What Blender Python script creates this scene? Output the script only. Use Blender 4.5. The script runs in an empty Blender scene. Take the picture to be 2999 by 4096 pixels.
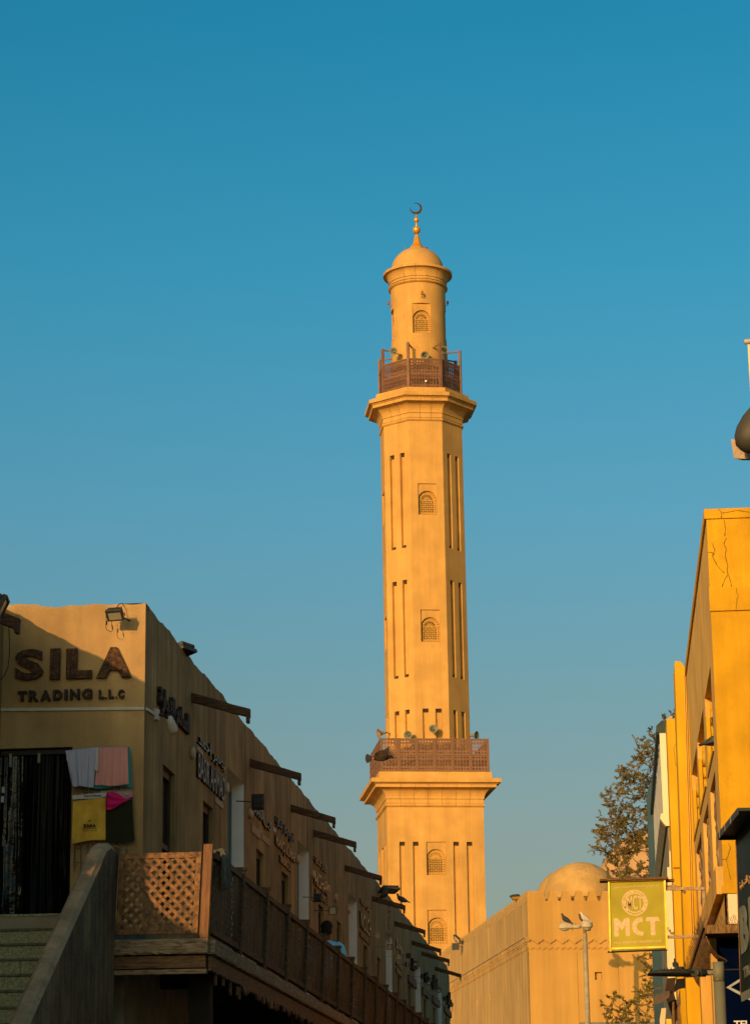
import bpy, math, random
from math import sin, cos, pi, radians as R, tan, atan2, sqrt
from mathutils import Vector, Matrix
random.seed(7)
S = bpy.context.scene
COL = S.collection

# ---------------------------------------------------------------- camera
CAMZ = 1.6
YAW, PITCH, ROLL = R(5.2899), R(14.98), 0.012
FPX, CX, CY = 10000.0, 1499.5, 2048.0
fwd = Vector((-sin(YAW)*cos(PITCH), cos(YAW)*cos(PITCH), sin(PITCH)))
rt0 = Vector((cos(YAW), sin(YAW), 0)); up0 = rt0.cross(fwd)
rgt = rt0*cos(ROLL) - up0*sin(ROLL); upv = up0*cos(ROLL) + rt0*sin(ROLL)
cam = bpy.data.cameras.new('camera'); camo = bpy.data.objects.new('camera', cam); COL.objects.link(camo)
m = Matrix((rgt, upv, -fwd)).transposed().to_4x4(); m.translation = Vector((0, 0, CAMZ)); camo.matrix_world = m
cam.sensor_fit = 'HORIZONTAL'; cam.sensor_width = 36.0; cam.lens = 36.0*FPX/2999.0
cam.clip_start = 0.5; cam.clip_end = 4000
S.camera = camo

# ---------------------------------------------------------------- light
SUN_AZ, SUN_EL = R(180+21.5), R(11.5)       # where the sun stands, clockwise from +Y
w = bpy.data.worlds.new('World'); S.world = w; w.use_nodes = True
nt = w.node_tree; nt.nodes.clear()
sky = nt.nodes.new('ShaderNodeTexSky'); sky.sky_type = 'NISHITA'; sky.sun_disc = False
sky.sun_elevation = SUN_EL; sky.sun_rotation = SUN_AZ; sky.altitude = 0
sky.air_density = 1.0; sky.dust_density = 2.0; sky.ozone_density = 3.0
tcw = nt.nodes.new('ShaderNodeTexCoord'); sxyz = nt.nodes.new('ShaderNodeSeparateXYZ'); nt.links.new(tcw.outputs['Generated'], sxyz.inputs[0])
asn = nt.nodes.new('ShaderNodeMath'); asn.operation = 'ARCSINE'; nt.links.new(sxyz.outputs[2], asn.inputs[0])
dv = nt.nodes.new('ShaderNodeMath'); dv.operation = 'DIVIDE'; dv.inputs[1].default_value = R(45); nt.links.new(asn.outputs[0], dv.inputs[0])
grd = nt.nodes.new('ShaderNodeValToRGB'); grd.color_ramp.interpolation = 'EASE'      # grade of the whole sky with height above the horizon
GR = [(0, (.80, .62, .46)), (7.2, (.80, .66, .50)), (10.5, (.68, .73, .57)), (15, (.495, .875, .77)), (20.5, (.265, .965, .885)), (26.1, (.14, .93, .89)), (40, (.13, .90, .88))]
for i, (el, c) in enumerate(GR):
    e = grd.color_ramp.elements[i] if i < 2 else grd.color_ramp.elements.new(el/45); e.position = el/45; e.color = (*c, 1)
grd.color_ramp.interpolation = 'LINEAR'
nt.links.new(dv.outputs[0], grd.inputs[0])
# warm tint added to the unseen sun-side sky to lift the shade; blue grade elsewhere
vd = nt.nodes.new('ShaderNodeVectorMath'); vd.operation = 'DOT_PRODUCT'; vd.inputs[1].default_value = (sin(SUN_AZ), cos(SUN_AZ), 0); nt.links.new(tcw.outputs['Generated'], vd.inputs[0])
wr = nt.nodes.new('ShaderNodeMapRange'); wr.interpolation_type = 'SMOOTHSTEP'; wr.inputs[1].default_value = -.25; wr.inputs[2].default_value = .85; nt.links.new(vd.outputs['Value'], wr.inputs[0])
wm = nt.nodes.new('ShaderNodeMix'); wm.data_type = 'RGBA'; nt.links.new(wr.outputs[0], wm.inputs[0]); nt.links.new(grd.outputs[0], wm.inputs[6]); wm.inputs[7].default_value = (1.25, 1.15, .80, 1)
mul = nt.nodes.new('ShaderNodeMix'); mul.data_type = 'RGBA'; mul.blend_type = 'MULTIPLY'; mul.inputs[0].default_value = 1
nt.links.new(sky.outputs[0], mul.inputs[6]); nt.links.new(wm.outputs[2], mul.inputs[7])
bg = nt.nodes.new('ShaderNodeBackground'); bg.inputs[1].default_value = 0.15
wo = nt.nodes.new('ShaderNodeOutputWorld')
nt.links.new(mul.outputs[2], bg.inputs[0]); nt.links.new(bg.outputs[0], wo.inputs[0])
sl = bpy.data.lights.new('sun', 'SUN'); sl.energy = 3.7; sl.angle = R(0.5); sl.color = (1.0, 0.57, 0.22)
so = bpy.data.objects.new('sun', sl); COL.objects.link(so)
sdir = Vector((sin(SUN_AZ)*cos(SUN_EL), cos(SUN_AZ)*cos(SUN_EL), sin(SUN_EL)))
so.rotation_euler = sdir.to_track_quat('Z', 'Y').to_euler()
S.view_settings.view_transform = 'Standard'; S.view_settings.look = 'None'
S.view_settings.exposure = 0.0; S.view_settings.gamma = 1.0; S.view_settings.use_curve_mapping = False
S.render.engine = 'CYCLES'; S.cycles.max_bounces = 6; S.cycles.use_denoising = True

# ---------------------------------------------------------------- helpers
def ray(x, y): return fwd + rgt*((x-CX)/FPX) - upv*((y-CY)/FPX)
C0 = Vector((0, 0, CAMZ))
def onX(x, y, X): d = ray(x, y); return C0 + d*(X/d.x)
def onY(x, y, Y): d = ray(x, y); return C0 + d*(Y/d.y)
def onP(x, y, p, n): d = ray(x, y); return C0 + d*((p-C0).dot(n)/d.dot(n))
V = Vector

def tag(o, label=None, cat=None, group=None, kind=None):
    if label: o['label'] = label
    if cat: o['category'] = cat
    if group: o['group'] = group
    if kind: o['kind'] = kind
    return o
def thing(name, label, cat, loc=(0, 0, 0), rz=0, group=None):
    o = bpy.data.objects.new(name, None); COL.objects.link(o); o.location = loc; o.rotation_euler = (0, 0, rz)
    o.empty_display_size = .2
    return tag(o, label, cat, group)
def copy_tree(o, parent=None):
    c = o.copy(); COL.objects.link(c)
    if parent is not None: c.parent = parent
    for ch in list(o.children): copy_tree(ch, c)
    return c
def link(name, me, parent=None, loc=None, rot=None):
    o = bpy.data.objects.new(name, me); COL.objects.link(o)
    if parent is not None: o.parent = parent
    if loc is not None: o.location = loc
    if rot is not None: o.rotation_euler = rot
    return o

class MB:
    def __init__(s): s.v = []; s.f = []; s.sm = []; s.mi = []; s.cur = 0
    def add(s, vs, fs, smooth=False):
        b = len(s.v); s.v += [tuple(q) for q in vs]; s.f += [tuple(b+i for i in f) for f in fs]
        s.sm += [smooth]*len(fs); s.mi += [s.cur]*len(fs); return s
    def quad(s, a, b, c, d): return s.add([a, b, c, d], [(0, 1, 2, 3)])
    def box(s, x0, x1, y0, y1, z0, z1):
        vs = [(x, y, z) for z in (z0, z1) for y in (y0, y1) for x in (x0, x1)]
        return s.add(vs, [(0, 2, 3, 1), (4, 5, 7, 6), (0, 1, 5, 4), (2, 6, 7, 3), (0, 4, 6, 2), (1, 3, 7, 5)])
    def obox(s, c, ux, uy, uz, hx, hy, hz):
        c = V(c); ux = V(ux)*hx; uy = V(uy)*hy; uz = V(uz)*hz
        vs = [c+ux*i+uy*j+uz*k for k in (-1, 1) for j in (-1, 1) for i in (-1, 1)]
        return s.add(vs, [(0, 2, 3, 1), (4, 5, 7, 6), (0, 1, 5, 4), (2, 6, 7, 3), (0, 4, 6, 2), (1, 3, 7, 5)])
    def bar(s, a, b, w, h, up=(0, 0, 1)):
        a = V(a); b = V(b); d = b-a; L = d.length
        if L < 1e-6: return s
        d /= L; u = V(up); sd = d.cross(u)
        if sd.length < 1e-4: sd = d.cross(V((1, 0, 0)))
        sd.normalize(); u2 = sd.cross(d)
        return s.obox((a+b)/2, d, sd, u2, L/2, w/2, h/2)
    def tube(s, pts, r, n=8, caps=True):
        pts = [V(p) for p in pts]; rs = r if isinstance(r, (list, tuple)) else [r]*len(pts)
        vs = []; prev = None
        for i, p in enumerate(pts):
            d = (pts[min(i+1, len(pts)-1)]-pts[max(i-1, 0)])
            if d.length < 1e-9: d = V((0, 0, 1))
            d.normalize()
            a = prev if prev is not None else (V((0, 0, 1)) if abs(d.z) < .9 else V((1, 0, 0)))
            a = (a-d*a.dot(d))
            if a.length < 1e-5: a = d.orthogonal()
            a.normalize(); b = d.cross(a); prev = a
            for k in range(n):
                t = 2*pi*k/n; vs.append(p+(a*cos(t)+b*sin(t))*rs[i])
        fs = [(i*n+k, i*n+(k+1) % n, (i+1)*n+(k+1) % n, (i+1)*n+k) for i in range(len(pts)-1) for k in range(n)]
        s.add(vs, fs, n > 5)
        if caps: s.add(vs[:n], [tuple(reversed(range(n)))]); s.add(vs[-n:], [tuple(range(n))])
        return s
    def cyl(s, a, b, r, n=12): return s.tube([a, b], r, n)
    def lathe(s, prof, n=24, c=(0, 0, 0), smooth=True, ph=0, rot=None):
        c = V(c); vs = []
        for (r, z) in prof:
            for k in range(n):
                t = 2*pi*k/n+ph; q = V((r*cos(t), r*sin(t), z))
                if rot is not None: q = rot @ q
                vs.append(c+q)
        fs = [(i*n+k, i*n+(k+1) % n, (i+1)*n+(k+1) % n, (i+1)*n+k) for i in range(len(prof)-1) for k in range(n)]
        return s.add(vs, fs, smooth)
    def prism(s, poly, O, U, W, N, d):      # polygon in (U,W) coords extruded by d along N
        O = V(O); U = V(U); W = V(W); N = V(N); n = len(poly)
        f = [O+U*a+W*b for a, b in poly]; g = [q+N*d for q in f]
        return s.add(f+g, [tuple(reversed(range(n))), tuple(range(n, 2*n))]+[(i, (i+1) % n, n+(i+1) % n, n+i) for i in range(n)])
    def loft(s, rings, smooth=True, caps=True):
        n = len(rings[0]); vs = [q for r_ in rings for q in r_]
        fs = [(i*n+k, i*n+(k+1) % n, (i+1)*n+(k+1) % n, (i+1)*n+k) for i in range(len(rings)-1) for k in range(n)]
        s.add(vs, fs, smooth)
        if caps: s.add(rings[0], [tuple(reversed(range(n)))], smooth); s.add(rings[-1], [tuple(range(n))], smooth)
        return s
    def xf(s, fn): s.v = [tuple(fn(V(q))) for q in s.v]; return s
    def mesh(s, name, mats):
        me = bpy.data.meshes.new(name); me.from_pydata(s.v, [], s.f); me.validate(); me.update()
        for q in (mats if isinstance(mats, (list, tuple)) else [mats]): me.materials.append(q)
        if len(me.polygons) == len(s.sm):
            me.polygons.foreach_set('use_smooth', s.sm); me.polygons.foreach_set('material_index', s.mi)
        import bmesh
        bm = bmesh.new(); bm.from_mesh(me); bmesh.ops.remove_doubles(bm, verts=bm.verts, dist=1e-5) if any(s.sm) else None
        bmesh.ops.recalc_face_normals(bm, faces=bm.faces) if s.closed else None
        bm.to_mesh(me); bm.free()
        return me
    closed = True
    def build(s, name, mats, parent=None, loc=None, rot=None): return link(name, s.mesh(name, mats), parent, loc, rot)

def wallgrid(mb, O, U, W, N, u0, u1, w0, w1, holes, back=True):
    """wall face in the U,W plane with outward normal N and rectangular recesses (a0,a1,b0,b1,depth)"""
    O = V(O); U = V(U); W = V(W); N = V(N); mb.closed = False
    us = sorted({u0, u1} | {min(max(h[i], u0), u1) for h in holes for i in (0, 1)})
    ws = sorted({w0, w1} | {min(max(h[i], w0), w1) for h in holes for i in (2, 3)})
    P = lambda a, b, d=0: O+U*a+W*b-N*d
    flip = U.cross(W).dot(N) < 0
    def q(a, b, c, d): mb.quad(*((a, b, c, d) if not flip else (d, c, b, a)))
    for i in range(len(us)-1):
        for j in range(len(ws)-1):
            cu = (us[i]+us[i+1])/2; cw = (ws[j]+ws[j+1])/2
            if any(h[0] < cu < h[1] and h[2] < cw < h[3] for h in holes): continue
            q(P(us[i], ws[j]), P(us[i+1], ws[j]), P(us[i+1], ws[j+1]), P(us[i], ws[j+1]))
    for h in holes:
        a0, a1, b0, b1, d = h[:5]
        q(P(a0, b0), P(a0, b1), P(a0, b1, d), P(a0, b0, d)); q(P(a1, b1), P(a1, b0), P(a1, b0, d), P(a1, b1, d))
        q(P(a1, b0), P(a0, b0), P(a0, b0, d), P(a1, b0, d)); q(P(a0, b1), P(a1, b1), P(a1, b1, d), P(a0, b1, d))
        if len(h) < 6 or h[5]: q(P(a0, b0, d), P(a1, b0, d), P(a1, b1, d), P(a0, b1, d))
    return mb

# ---- text -------------------------------------------------------------
_FORMS = {}
for ch, base, n in [('ا', 0xFE8D, 2), ('ب', 0xFE8F, 4), ('ة', 0xFE93, 2), ('ت', 0xFE95, 4), ('ج', 0xFE9D, 4), ('ح', 0xFEA1, 4), ('د', 0xFEA9, 2), ('ذ', 0xFEAB, 2),
                    ('ر', 0xFEAD, 2), ('س', 0xFEB1, 4), ('ش', 0xFEB5, 4), ('ص', 0xFEB9, 4), ('ف', 0xFED1, 4), ('ك', 0xFED9, 4), ('ل', 0xFEDD, 4), ('م', 0xFEE1, 4), ('ن', 0xFEE5, 4),
                    ('و', 0xFEED, 2), ('ي', 0xFEF1, 4)]: _FORMS[ch] = (base, n)
def arabic(t):
    out = []
    for wd in t.split(' '):
        g = []; i = 0
        while i < len(wd):
            c = wd[i]
            if c not in _FORMS: g.append(c); i += 1; continue
            pj = i > 0 and wd[i-1] in _FORMS and _FORMS[wd[i-1]][1] == 4
            if c == 'ل' and i+1 < len(wd) and wd[i+1] == 'ا': g.append(chr(0xFEFC if pj else 0xFEFB)); i += 2; continue
            base, n = _FORMS[c]; nj = n == 4 and i+1 < len(wd) and wd[i+1] in _FORMS
            k = (3 if pj else 2) if nj else (1 if pj else 0)
            g.append(chr(base+k)); i += 1
        out.append(''.join(reversed(g)))
    return ' '.join(reversed(out))
def text_raw(s, ext=.03, off=0.0, res=3, shear=0):
    c = bpy.data.curves.new('lettering', 'FONT'); c.body = s; c.extrude = ext; c.offset = off; c.resolution_u = res; c.shear = shear
    o = bpy.data.objects.new('lettering', c); COL.objects.link(o)
    dg = bpy.context.evaluated_depsgraph_get(); me = bpy.data.meshes.new_from_object(o.evaluated_get(dg))
    bpy.data.objects.remove(o); bpy.data.curves.remove(c)
    return me
def split_words(o, U, gap):
    """one object per word: islands grouped by the blank gaps along U"""
    import bmesh
    me = o.data; bm = bmesh.new(); bm.from_mesh(me); bm.verts.ensure_lookup_table(); seen = {}; isl = []
    for v in bm.verts:
        if v.index in seen: continue
        st = [v]; seen[v.index] = len(isl); lo = hi = v.co.dot(U); mem = [v.index]
        while st:
            a = st.pop()
            for e in a.link_edges:
                b = e.other_vert(a)
                if b.index not in seen: seen[b.index] = len(isl); st.append(b); mem.append(b.index); c = b.co.dot(U); lo = min(lo, c); hi = max(hi, c)
        isl.append([lo, hi, mem])
    bm.free(); isl.sort(key=lambda q: q[0]); grp = [[isl[0]]]; end = isl[0][1]
    for q in isl[1:]:
        if q[0]-end > gap: grp.append([q])
        else: grp[-1].append(q)
        end = max(end, q[1])
    if len(grp) < 2: return [o]
    out = []
    for gs_ in grp:
        keep = set(i for q in gs_ for i in q[2]); m2 = me.copy(); b2 = bmesh.new(); b2.from_mesh(m2); b2.verts.ensure_lookup_table()
        bmesh.ops.delete(b2, geom=[v for v in b2.verts if v.index not in keep], context='VERTS'); b2.to_mesh(m2); b2.free(); out.append(link(o.name.split('.')[0], m2, o.parent))
    bpy.data.objects.remove(o); return out
def text(name, s, box, O, U, W, N, depth, mat, parent, off=0.0, res=3, shear=0, warp=None, back=0.0, side=None):
    """letters fitted to box (a0,a1,b0,b1) on the plane O,U,W; depth along N"""
    me = text_raw(s, .5, off, res, shear)
    xs = [q.co.x for q in me.vertices]; ys = [q.co.y for q in me.vertices]
    x0, x1, y0, y1 = min(xs), max(xs), min(ys), max(ys); a0, a1, b0, b1 = box
    O = V(O); U = V(U); W = V(W); N = V(N)
    for q in me.vertices:
        a = (q.co.x-x0)/(x1-x0); b = (q.co.y-y0)/max(1e-6, y1-y0)
        if warp: a, b = warp(a, b)
        q.co = O+U*(a0+(a1-a0)*a)+W*(b0+(b1-b0)*b)+N*(back+(depth if q.co.z > 0 else 0))
    if U.cross(W).dot(N) < 0: me.flip_normals()
    me.update(); me.materials.clear(); me.materials.append(mat)
    if side: me.materials.append(side)
    for p_ in me.polygons: p_.material_index = 1 if side and abs(p_.normal.dot(N)) < .7 else 0
    return link(name, me, parent)

# ---- materials ----------------------------------------------------------
def lerp(a, b, t): return tuple(x+(y-x)*t for x, y in zip(a, b))
def mat(name, col, rough=.8, var=.15, nscale=4, bump=.15, bscale=60, bdist=.01, metal=0, streak=0, sscale=(5, 5, .35), col2=None, blotch=0, spec=.3, coat=0, dirt=None, dirtamt=0):
    M = bpy.data.materials.new(name); M.use_nodes = True; t = M.node_tree; N = t.nodes; L = t.links
    b = N['Principled BSDF']; b.inputs['Roughness'].default_value = rough; b.inputs['Metallic'].default_value = metal
    b.inputs['Specular IOR Level'].default_value = spec
    if coat: b.inputs['Coat Weight'].default_value = coat
    tc = N.new('ShaderNodeTexCoord'); src = tc.outputs['Object']
    n1 = N.new('ShaderNodeTexNoise'); n1.inputs['Scale'].default_value = nscale; n1.inputs['Detail'].default_value = 6; L.new(src, n1.inputs['Vector'])
    rp = N.new('ShaderNodeValToRGB'); e = rp.color_ramp.elements; e[0].position = .35; e[1].position = .68
    c2 = col2 or tuple(min(1, c*(1+var*.7)) for c in col); c1 = tuple(c*(1-var) for c in col)
    e[0].color = (*c1, 1); e[1].color = (*c2, 1); L.new(n1.outputs['Fac'], rp.inputs[0]); out = rp.outputs[0]
    def mult(out, fac, lo, hi, p0, p1):
        r2 = N.new('ShaderNodeMapRange'); r2.inputs[1].default_value = p0; r2.inputs[2].default_value = p1; r2.inputs[3].default_value = lo; r2.inputs[4].default_value = hi
        L.new(fac, r2.inputs[0]); mx = N.new('ShaderNodeMix'); mx.data_type = 'RGBA'; mx.blend_type = 'MULTIPLY'; mx.inputs[0].default_value = 1
        cc = N.new('ShaderNodeCombineColor'); [L.new(r2.outputs[0], cc.inputs[i]) for i in range(3)]
        L.new(out, mx.inputs[6]); L.new(cc.outputs[0], mx.inputs[7]); return mx.outputs[2]
    if streak:
        mp = N.new('ShaderNodeMapping'); mp.inputs['Scale'].default_value = sscale; L.new(src, mp.inputs[0])
        n2 = N.new('ShaderNodeTexNoise'); n2.inputs['Scale'].default_value = 1; n2.inputs['Detail'].default_value = 7; n2.inputs['Roughness'].default_value = .65; L.new(mp.outputs[0], n2.inputs['Vector'])
        out = mult(out, n2.outputs['Fac'], 1-streak, 1+streak*.5, .36, .66)
    if blotch:
        n3 = N.new('ShaderNodeTexNoise'); n3.inputs['Scale'].default_value = nscale*.22; n3.inputs['Detail'].default_value = 3; L.new(src, n3.inputs['Vector'])
        out = mult(out, n3.outputs['Fac'], 1-blotch, 1+blotch*.4, .4, .62)
    if dirt:
        n4 = N.new('ShaderNodeTexNoise'); n4.inputs['Scale'].default_value = nscale*2.3; n4.inputs['Detail'].default_value = 9; n4.inputs['Roughness'].default_value = .7; L.new(src, n4.inputs['Vector'])
        r4 = N.new('ShaderNodeMapRange'); r4.inputs[1].default_value = .56; r4.inputs[2].default_value = .62; r4.inputs[4].default_value = dirtamt; L.new(n4.outputs['Fac'], r4.inputs[0])
        mx = N.new('ShaderNodeMix'); mx.data_type = 'RGBA'; L.new(r4.outputs[0], mx.inputs[0]); L.new(out, mx.inputs[6]); mx.inputs[7].default_value = (*dirt, 1); out = mx.outputs[2]
    L.new(out, b.inputs['Base Color'])
    if bump:
        n5 = N.new('ShaderNodeTexNoise'); n5.inputs['Scale'].default_value = bscale; n5.inputs['Detail'].default_value = 4; L.new(src, n5.inputs['Vector'])
        bp = N.new('ShaderNodeBump'); bp.inputs['Strength'].default_value = bump; bp.inputs['Distance'].default_value = bdist
        L.new(n5.outputs['Fac'], bp.inputs['Height']); L.new(bp.outputs[0], b.inputs['Normal'])
    return M
def wood(name, col, col2, rough=.75, gs=(3, 3, 40), bump=.5, axis=None):
    M = bpy.data.materials.new(name); M.use_nodes = True; t = M.node_tree; N = t.nodes; L = t.links; b = N['Principled BSDF']
    b.inputs['Roughness'].default_value = rough; b.inputs['Specular IOR Level'].default_value = .3
    tc = N.new('ShaderNodeTexCoord'); mp = N.new('ShaderNodeMapping'); mp.inputs['Scale'].default_value = gs; L.new(tc.outputs['Object'], mp.inputs[0])
    n = N.new('ShaderNodeTexNoise'); n.inputs['Scale'].default_value = 1.6; n.inputs['Detail'].default_value = 8; n.inputs['Roughness'].default_value = .7; n.inputs['Distortion'].default_value = .6; L.new(mp.outputs[0], n.inputs['Vector'])
    rp = N.new('ShaderNodeValToRGB'); e = rp.color_ramp.elements; e[0].position = .38; e[1].position = .62; e[0].color = (*col, 1); e[1].color = (*col2, 1)
    L.new(n.outputs['Fac'], rp.inputs[0]); L.new(rp.outputs[0], b.inputs['Base Color'])
    bp = N.new('ShaderNodeBump'); bp.inputs['Strength'].default_value = bump; bp.inputs['Distance'].default_value = .01; L.new(n.outputs['Fac'], bp.inputs['Height']); L.new(bp.outputs[0], b.inputs['Normal'])
    return M

MINA = (.61, .345, .09)
M_min = mat('minaret_plaster', MINA, .85, .10, .9, .2, 7, .04, streak=.11, sscale=(2.4, 2.4, .14), blotch=.09, dirt=(.52, .29, .07), dirtamt=.3)
M_joint_fanshade = mat('minaret_joint_and_fan_shade', (.33, .17, .05), .9)  # dark joint colour, also the painted shade of the blind fan recess
M_gril = mat('grille_plaster', (.60, .34, .08), .85, .1, 3, 0)
M_hole = mat('dark_opening', (.045, .03, .018), .95, .3, 3, 0)
M_brown = mat('balcony_wood', (.22, .115, .065), .7, .15, 2, .1, 20, streak=.12)
M_brown2 = mat('balcony_wood_aged', (.17, .085, .05), .75, .2, 2, .1, 20)
M_gold = mat('gilt_metal', (.85, .38, .03), .33, .08, 2, 0, metal=.45, spec=.5)
M_golddk = mat('aged_gilt', (.09, .05, .02), .5, .2, 3, 0, metal=.8)
M_horn = mat('horn_speaker_paint', (.22, .22, .15), .55, .15, 6, 0)
M_horn2 = mat('horn_speaker_rust', (.30, .17, .08), .8, .3, 6, 0)
M_mosq = mat('mosque_plaster', (.57, .325, .08), .88, .08, .5, .12, 14, .02, streak=.12, sscale=(2.2, 2.2, .12), blotch=.07)
M_bigdome = mat('pink_dome_plaster', (.52, .32, .15), .88, .1, .7, .3, 4, .05, blotch=.12)
M_mosqside = mat('mosque_plaster_streaked', (.56, .36, .13), .88, .1, .5, .15, 14, .03, streak=.3, sscale=(2.6, 2.6, .1), blotch=.12)
M_dome = mat('dome_plaster', (.52, .32, .10), .88, .16, .9, .6, 3, .1, blotch=.25, dirt=(.40, .25, .09), dirtamt=.7)
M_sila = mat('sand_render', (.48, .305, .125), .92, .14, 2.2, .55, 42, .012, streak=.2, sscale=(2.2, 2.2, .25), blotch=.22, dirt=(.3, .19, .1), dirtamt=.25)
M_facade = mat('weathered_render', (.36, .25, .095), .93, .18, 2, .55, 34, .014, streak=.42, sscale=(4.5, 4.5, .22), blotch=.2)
M_under = mat('underdeck_shade_render', (.028, .022, .013), .95, .2, 2, .3, 30)  # near black: the deep shade under the deck is put into this colour
M_beam = wood('waterspout_timber', (.022, .013, .008), (.12, .06, .028), .85, (3, 40, 40))
M_fleck = wood('old_balcony_timber', (.06, .032, .016), (.22, .12, .06), .8, (6, 14, 14))
M_log = wood('rough_split_log', (.13, .085, .045), (.42, .29, .17), .9, (5, 5, 34), 1.0)
M_beam2 = wood('brown_deck_beam', (.09, .045, .02), (.22, .12, .05), .8, (4, 4, 26))
M_lat = wood('varnished_lattice', (.055, .027, .010), (.29, .14, .046), .6, (12, 12, 12))
M_post = wood('varnished_post', (.13, .055, .02), (.24, .105, .036), .6, (22, 22, 2.5), .3)
M_railw = wood('dark_rail_wood', (.028, .019, .011), (.10, .062, .03), .75, (16, 3, 16))
M_slat = wood('dark_reed', (.022, .015, .008), (.16, .11, .055), .8, (20, 14, 1.2))
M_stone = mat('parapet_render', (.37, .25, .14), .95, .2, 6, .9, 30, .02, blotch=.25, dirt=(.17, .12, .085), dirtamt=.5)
M_stone_shade = mat('parapet_shaded_side_render', (.25, .155, .07), .95, .25, 4, .9, 26, .02, streak=.4, sscale=(9, 9, .6), blotch=.3)  # sides darker than the cap; their shade is put into the colour
M_terr = mat('green_terrazzo', (.22, .24, .13), .85, .3, 45, .3, 90, .004, col2=(.36, .37, .21), dirt=(.14, .13, .09), dirtamt=.6)
M_terr2 = mat('terrazzo_edge', (.12, .11, .075), .85, .3, 20, .2)
M_white = mat('white_door_reveal', (.80, .80, .78), .7, .06, 3, .1)
M_teal = mat('teal_door', (.10, .17, .16), .5, .15, 3, 0)
M_win = mat('dark_window_glass', (.012, .014, .014), .12, .1, 3, 0, spec=.6)
M_wframe = mat('brown_window_frame', (.04, .025, .016), .6, .2, 3, 0)
M_rust = mat('rusted_letter_iron', (.035, .017, .009), .75, .5, 16, .8, 60, .01, col2=(.10, .042, .016), dirt=(.42, .22, .07), dirtamt=.45)
M_blkletter = mat('blackened_letter_iron', (.035, .022, .014), .7, .4, 14, .5, 60)
M_silver = mat('brushed_letter_steel', (.30, .33, .31), .55, .2, 8, 0, metal=.1)
M_goldlet = mat('gilt_letter_paint', (.80, .47, .16), .5, .2, 8, 0)
M_black = mat('black_plastic', (.012, .013, .013), .5, .2, 8, 0)
M_lampbk = mat('floodlight_grey_metal', (.05, .048, .038), .6, .3, 20, .2)
M_lens = mat('floodlight_glass', (.30, .27, .19), .2, .1, 6, 0, spec=.6)
M_cable = mat('cable_black', (.015, .013, .01), .6, .1, 3, 0)
M_conduit = mat('white_plastic_conduit', (.52, .47, .40), .5, .15, 6, 0)
M_buff = mat('beige_plastic_fitting', (.45, .34, .21), .6, .1, 6, 0)
M_pvc = mat('dark_plastic_film', (.003, .004, .003), .34, .3, 3, .3, 5, .04, spec=.08)
M_pvc2 = mat('clear_plastic_film', (.008, .010, .007), .14, .3, 3, .5, 7, .05, spec=.35)
M_chrome = mat('wire_chrome', (.5, .5, .46), .3, .1, 3, 0, metal=.9)
M_lilac = mat('lilac_cotton', (.42, .42, .52), .95, .06, 3, .15, 120)
M_pink = mat('salmon_cotton', (.68, .30, .26), .95, .06, 3, .15, 120)
M_cyan = mat('teal_cotton', (.02, .24, .27), .95, .06, 3, .15, 120)
M_yellow = mat('mustard_fabric', (.74, .43, .05), .9, .2, 5, .15, 100, blotch=.25)
M_darkcl = mat('dark_olive_cloth', (.02, .022, .008), .95, .1, 4, .1)
M_magenta = mat('magenta_scarf', (.60, .01, .13), .85, .1, 4, .1)
M_card = mat('white_header_card', (.55, .50, .48), .7, .06, 3, 0)
M_cardpink = mat('pink_header_card', (.45, .22, .26), .7, .06, 3, 0)
M_ink = mat('black_print', (.02, .018, .015), .8, .1, 3, 0)
M_wprint = mat('white_print', (.75, .72, .66), .7, .1, 3, 0)
M_yel = mat('yellow_wall_paint', (.66, .345, .007), .85, .13, 1.6, .7, 42, .008, streak=.14, sscale=(3, 3, .3), blotch=.2, dirt=(.50, .25, .01), dirtamt=.5)
M_yelside = mat('ochre_side_render', (.72, .43, .10), .88, .14, 1.1, .3, 50, .008, streak=.2, sscale=(4, 4, .3))
M_yellt = mat('bright_yellow_paint', (.70, .40, .008), .8, .10, 1.2, .5, 40, .006, streak=.12, blotch=.16)
M_crack = mat('crack_shadow', (.17, .08, .01), .95, .1, 4, 0)
M_peel = mat('peeling_grey_boards', (.36, .23, .14), .9, .45, 9, 1.0, 9, .03, streak=.5, sscale=(16, 22, 1.2), dirt=(.62, .34, .06), dirtamt=.75)
M_cream = mat('cream_panel_paint', (.80, .68, .42), .75, .05, 1.5, .1, 30)
M_green = mat('dark_green_capping', (.022, .04, .032), .6, .3, 4, 0)
M_corr = mat('grey_cladding', (.50, .48, .43), .6, .15, 3, 0, streak=.2)
M_conc = mat('grey_concrete_blocks', (.25, .22, .15), .9, .25, 3, .5, 20)
M_navy = mat('navy_panel', (.006, .05, .075), .5, .15, 2, 0)
M_navy2 = mat('navy_sign_film', (.0008, .004, .026), .9, .2, 2, 0, spec=.02)
M_bgreen = mat('dark_green_sign_film', (.016, .032, .024), .5, .3, 5, 0, streak=.3)
M_bletter = mat('faded_grey_print', (.22, .25, .19), .7, .25, 6, 0)
M_mct = mat('faded_green_sign', (.42, .38, .02), .6, .1, 3, .05, 40, blotch=.12)
M_mctlet = mat('peeling_pink_print', (.78, .55, .32), .8, .15, 25, .3, 60)
M_brass = mat('brass_edge', (.80, .48, .07), .3, .2, 5, .1, 20, metal=.85)
M_steelr = mat('rust_spotted_steel', (.42, .30, .17), .6, .3, 18, .3, 60, dirt=(.2, .08, .03), dirtamt=.8)
M_pole = mat('grey_green_pole_paint', (.19, .19, .13), .55, .1, 4, 0)
M_head = mat('dark_lamp_body', (.02, .023, .018), .55, .3, 12, .2, dirt=(.3, .3, .16), dirtamt=.5)
M_galv = mat('galvanised_lamp', (.48, .40, .26), .6, .15, 9, .1, dirt=(.25, .2, .13), dirtamt=.5)
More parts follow.
